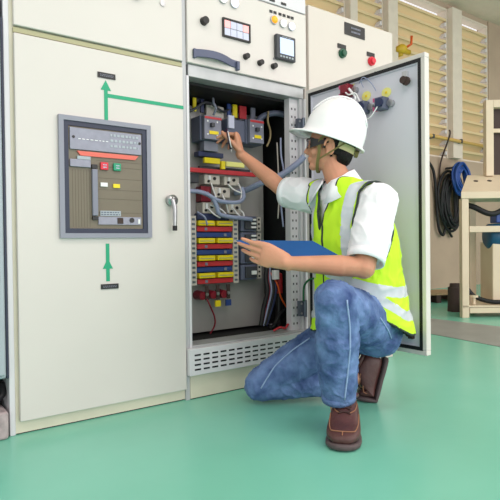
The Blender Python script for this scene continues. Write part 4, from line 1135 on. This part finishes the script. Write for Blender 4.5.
# shoes
def shoe(mapf, name):
    """local x heel->toe 0..L, y across, z up; mapf bends/places"""
    L, W = .295, .058
    def sec(x, z0, z1, w, n=20, e=.7):
        out = []
        for i in range(n):
            a = 2*PI*i/n; c_, s_ = math.cos(a), math.sin(a)
            y = w*math.copysign(abs(c_)**e, c_); z = (z0+z1)/2 + (z1-z0)/2*math.copysign(abs(s_)**e, s_)
            out.append(mapf(Vector((x, y, z))))
        return out
    um = bmesh.new()
    P = [(.004,.03,.105,.022), (.015,.024,.122,.034), (.05,.020,.134,.040), (.085,.020,.138,.044), (.12,.020,.126,.048), (.16,.020,.102,.052), (.20,.022,.078,.055), (.235,.022,.070,.055), (.262,.022,.062,.048), (.282,.024,.052,.034), (.290,.028,.042,.018)]
    loft(um, [sec(*p) for p in P])
    up = obj(name, um, 'leather', man, True); up.modifiers.new('s', 'SUBSURF').levels = 1
    sm = bmesh.new()
    S = [(-.004,.0,.024,.018), (.008,.0,.024,.034), (.05,.0,.024,.043), (.10,.0,.023,.045), (.16,.0,.023,.055), (.21,.0,.024,.058), (.25,.0,.025,.055), (.28,.002,.026,.042), (.298,.006,.026,.020)]
    loft(sm, [sec(x, a, b_, w, 20, .5) for x, a, b_, w in S])
    obj('sole', sm, 'sole', up, True)
    st = bmesh.new()
    def top(x, y):                      # height of the upper at (x, y)
        for (x0, a0, b0, w0), (x1, a1, b1, w1) in zip(P, P[1:]):
            if x0 <= x <= x1:
                t_ = (x-x0)/(x1-x0); a = a0+(a1-a0)*t_; b_ = b0+(b1-b0)*t_; w = w0+(w1-w0)*t_
                q = max(0, 1-abs(y/w)**(2/.7))**(.35); return (a+b_)/2+(b_-a)/2*q
        return .03
    def line(pts, r=.0022):
        P2 = smoothpath([Vector((x, y, 0)) for x, y in pts], 5)
        tube(st, [mapf(Vector((p.x, p.y, top(p.x, p.y)+.0005))) for p in P2], r, 6)
    line([(.150,-.046),(.20,-.046),(.245,-.040),(.258,-.028),(.262,0),(.258,.028),(.245,.040),(.20,.046),(.150,.046)])
    line([(.262,0),(.278,0)])
    line([(.165,-.018),(.145,-.034),(.10,-.039)]); line([(.165,.018),(.145,.034),(.10,.039)])
    obj('stitching', st, 'stitch', up, True)
    lb = bmesh.new()
    for x in (.105, .125, .145, .163):
        tube(lb, [mapf(Vector((x+dx, y, top(x+dx, y)+.003))) for y, dx in ((-.022,-.006),(-.010,0),(.010,0),(.022,-.006))], .0035, 6, 3)
        tube(lb, [mapf(Vector((x+dx, y, top(x+dx, y)+.003))) for y, dx in ((-.020,.008),(0,0),(.020,.008))], .003, 6, 3)
    obj('lace', lb, 'lace', up, True)
    cbm = bmesh.new()
    ppp = [mapf(Vector((.045+.045*math.cos(a), .036*math.sin(a), (.134+.006*math.cos(a))))) for a in [2*PI*k/24 for k in range(25)]]
    tube(cbm, ppp, .009, 8); obj('padded_collar', cbm, 'leather', up, True)
toe = at(342, 454, 1.90); toe.z = 0; heel = at(347, 404, 2.18); heel.z = 0
ex = (toe-heel).normalized(); ey = UP.cross(ex)
org = toe - ex*.305
SC = 1.17
shoe(lambda p: org + ex*p.x*1.03 + ey*p.y*SC + UP*(p.z*1.02 + .001), 'shoe')
# rear shoe on its toes
ball = at(375, 402, 2.53); ball.z = 0
fwd = (knR - anR); fwd.z = 0; fwd.normalize()
lat = UP.cross(fwd)
HDg = R(72)
hd = UP*math.sin(HDg) - fwd*math.cos(HDg)       # ball -> heel
nz = fwd*math.sin(HDg) + UP*math.cos(HDg)       # instep side
def rear(p):
    xb = .205
    if p.x <= xb-.03:
        q = ball + hd*(xb-p.x) + nz*p.z
    elif p.x >= xb+.03:
        q = ball + fwd*(p.x-xb) + UP*p.z
    else:
        t_ = (p.x-(xb-.03))/.06; a = ball + hd*(xb-p.x) + nz*p.z; b_ = ball + fwd*(p.x-xb) + UP*p.z
        t_ = t_*t_*(3-2*t_); q = a.lerp(b_, t_)
    q = q + lat*p.y*1.05 + UP*.002
    if q.z < .001: q.z = .001
    return q
shoe(rear, 'shoe')

# clipboard in the left hand
A_, B_, C_ = at(235, 240.5, 2.27), at(312, 241, 2.12), at(353, 264, 1.98)
A_ = at(236, 240.5, 2.25); B_ = at(312.5, 241, 2.215); C_ = at(354, 264, 2.10)
D_ = A_ + (C_ - B_)
nrm = (B_-A_).cross(C_-B_).normalized()
if nrm.dot(-cf) < 0: nrm = -nrm
t = thing('clipboard', 'blue clipboard with white sheets held in the left hand above the raised knee', 'clipboard', D_)
def slab(q, o0, o1): return loft(bmesh.new(), [[p+nrm*o0 for p in q], [p+nrm*o1 for p in q]])
obj('board', slab([A_, B_, C_, D_], -.0015, .0015), 'clipblue', t)
sh_ = lambda k: [p + (((A_+B_+C_+D_)/4)-p)*k for p in (A_, B_, C_, D_)]
obj('paper_sheet', slab([p+(B_-A_)*.012+(B_-C_)*.012 for p in sh_(.03)], -.0050, -.0018), 'paper', t)
mid = A_.lerp(D_, .5); e_ = (D_-A_).normalized(); g_ = (B_-A_).normalized()
obj('clip', slab([mid-e_*.05+g_*.003, mid-e_*.05+g_*.03, mid+e_*.05+g_*.03, mid+e_*.05+g_*.003], -.012, -.0055), 'metal', t)
# pen
p0, p1 = at(226.5, 129, 2.70), at(231.5, 152.5, 2.685)
t = thing('pen', 'slim dark pen with a silver side held in the raised right hand', 'pen', p1)
pd = (p1-p0)
obj('barrel', cyl(bmesh.new(), p0, p0+pd*.86, .0058, n=14), 'penpurple', t, True)
obj('tip', cyl(bmesh.new(), p0+pd*.86, p1, .0056, .002, n=14), 'metal', t, True)
sx, sy = frame_of(pd)
cc = (-cf*.8+cr*.6).normalized()
obj('clip', tube(bmesh.new(), [p0+pd*.1+cc*.0075, p0+pd*.8+cc*.0075], .0026, 8), 'white', t, True)

# ------------------------------------------------------------------ light
w = bpy.data.worlds.new('world'); sc.world = w; w.use_nodes = True
bg = w.node_tree.nodes['Background']; bg.inputs['Color'].default_value = (1.0, .965, .985, 1); bg.inputs['Strength'].default_value = 1.2
def area(name, loc, rot, sx_, sy_, pw, col=(1, 1, 1)):
    l = bpy.data.lights.new(name, 'AREA'); l.shape = 'RECTANGLE'; l.size = sx_; l.size_y = sy_; l.energy = pw; l.color = col
    o = bpy.data.objects.new(name, l); C.objects.link(o); o.location = loc; o.rotation_euler = rot; return o
for i, (x, y) in enumerate(((-1.5, -2.2), (1.2, -2.6), (4.2, -2.4), (7.5, -.8), (-1, -4.8), (3, -5), (6.5, -4), (10, -2))):
    area('added_ceiling_fill', (x, y, 4.5), (0, 0, 0), 1.5, .6, 40, (1, .93, .92))  # unseen area lights added under the ceiling to brighten the room
area('added_front_fill', (5.5, -6.6, 2.4), (R(88), 0, R(0)), 13, 4, 360, (1, .945, .95))  # large unseen fill added to brighten the far wall; no entrance is built
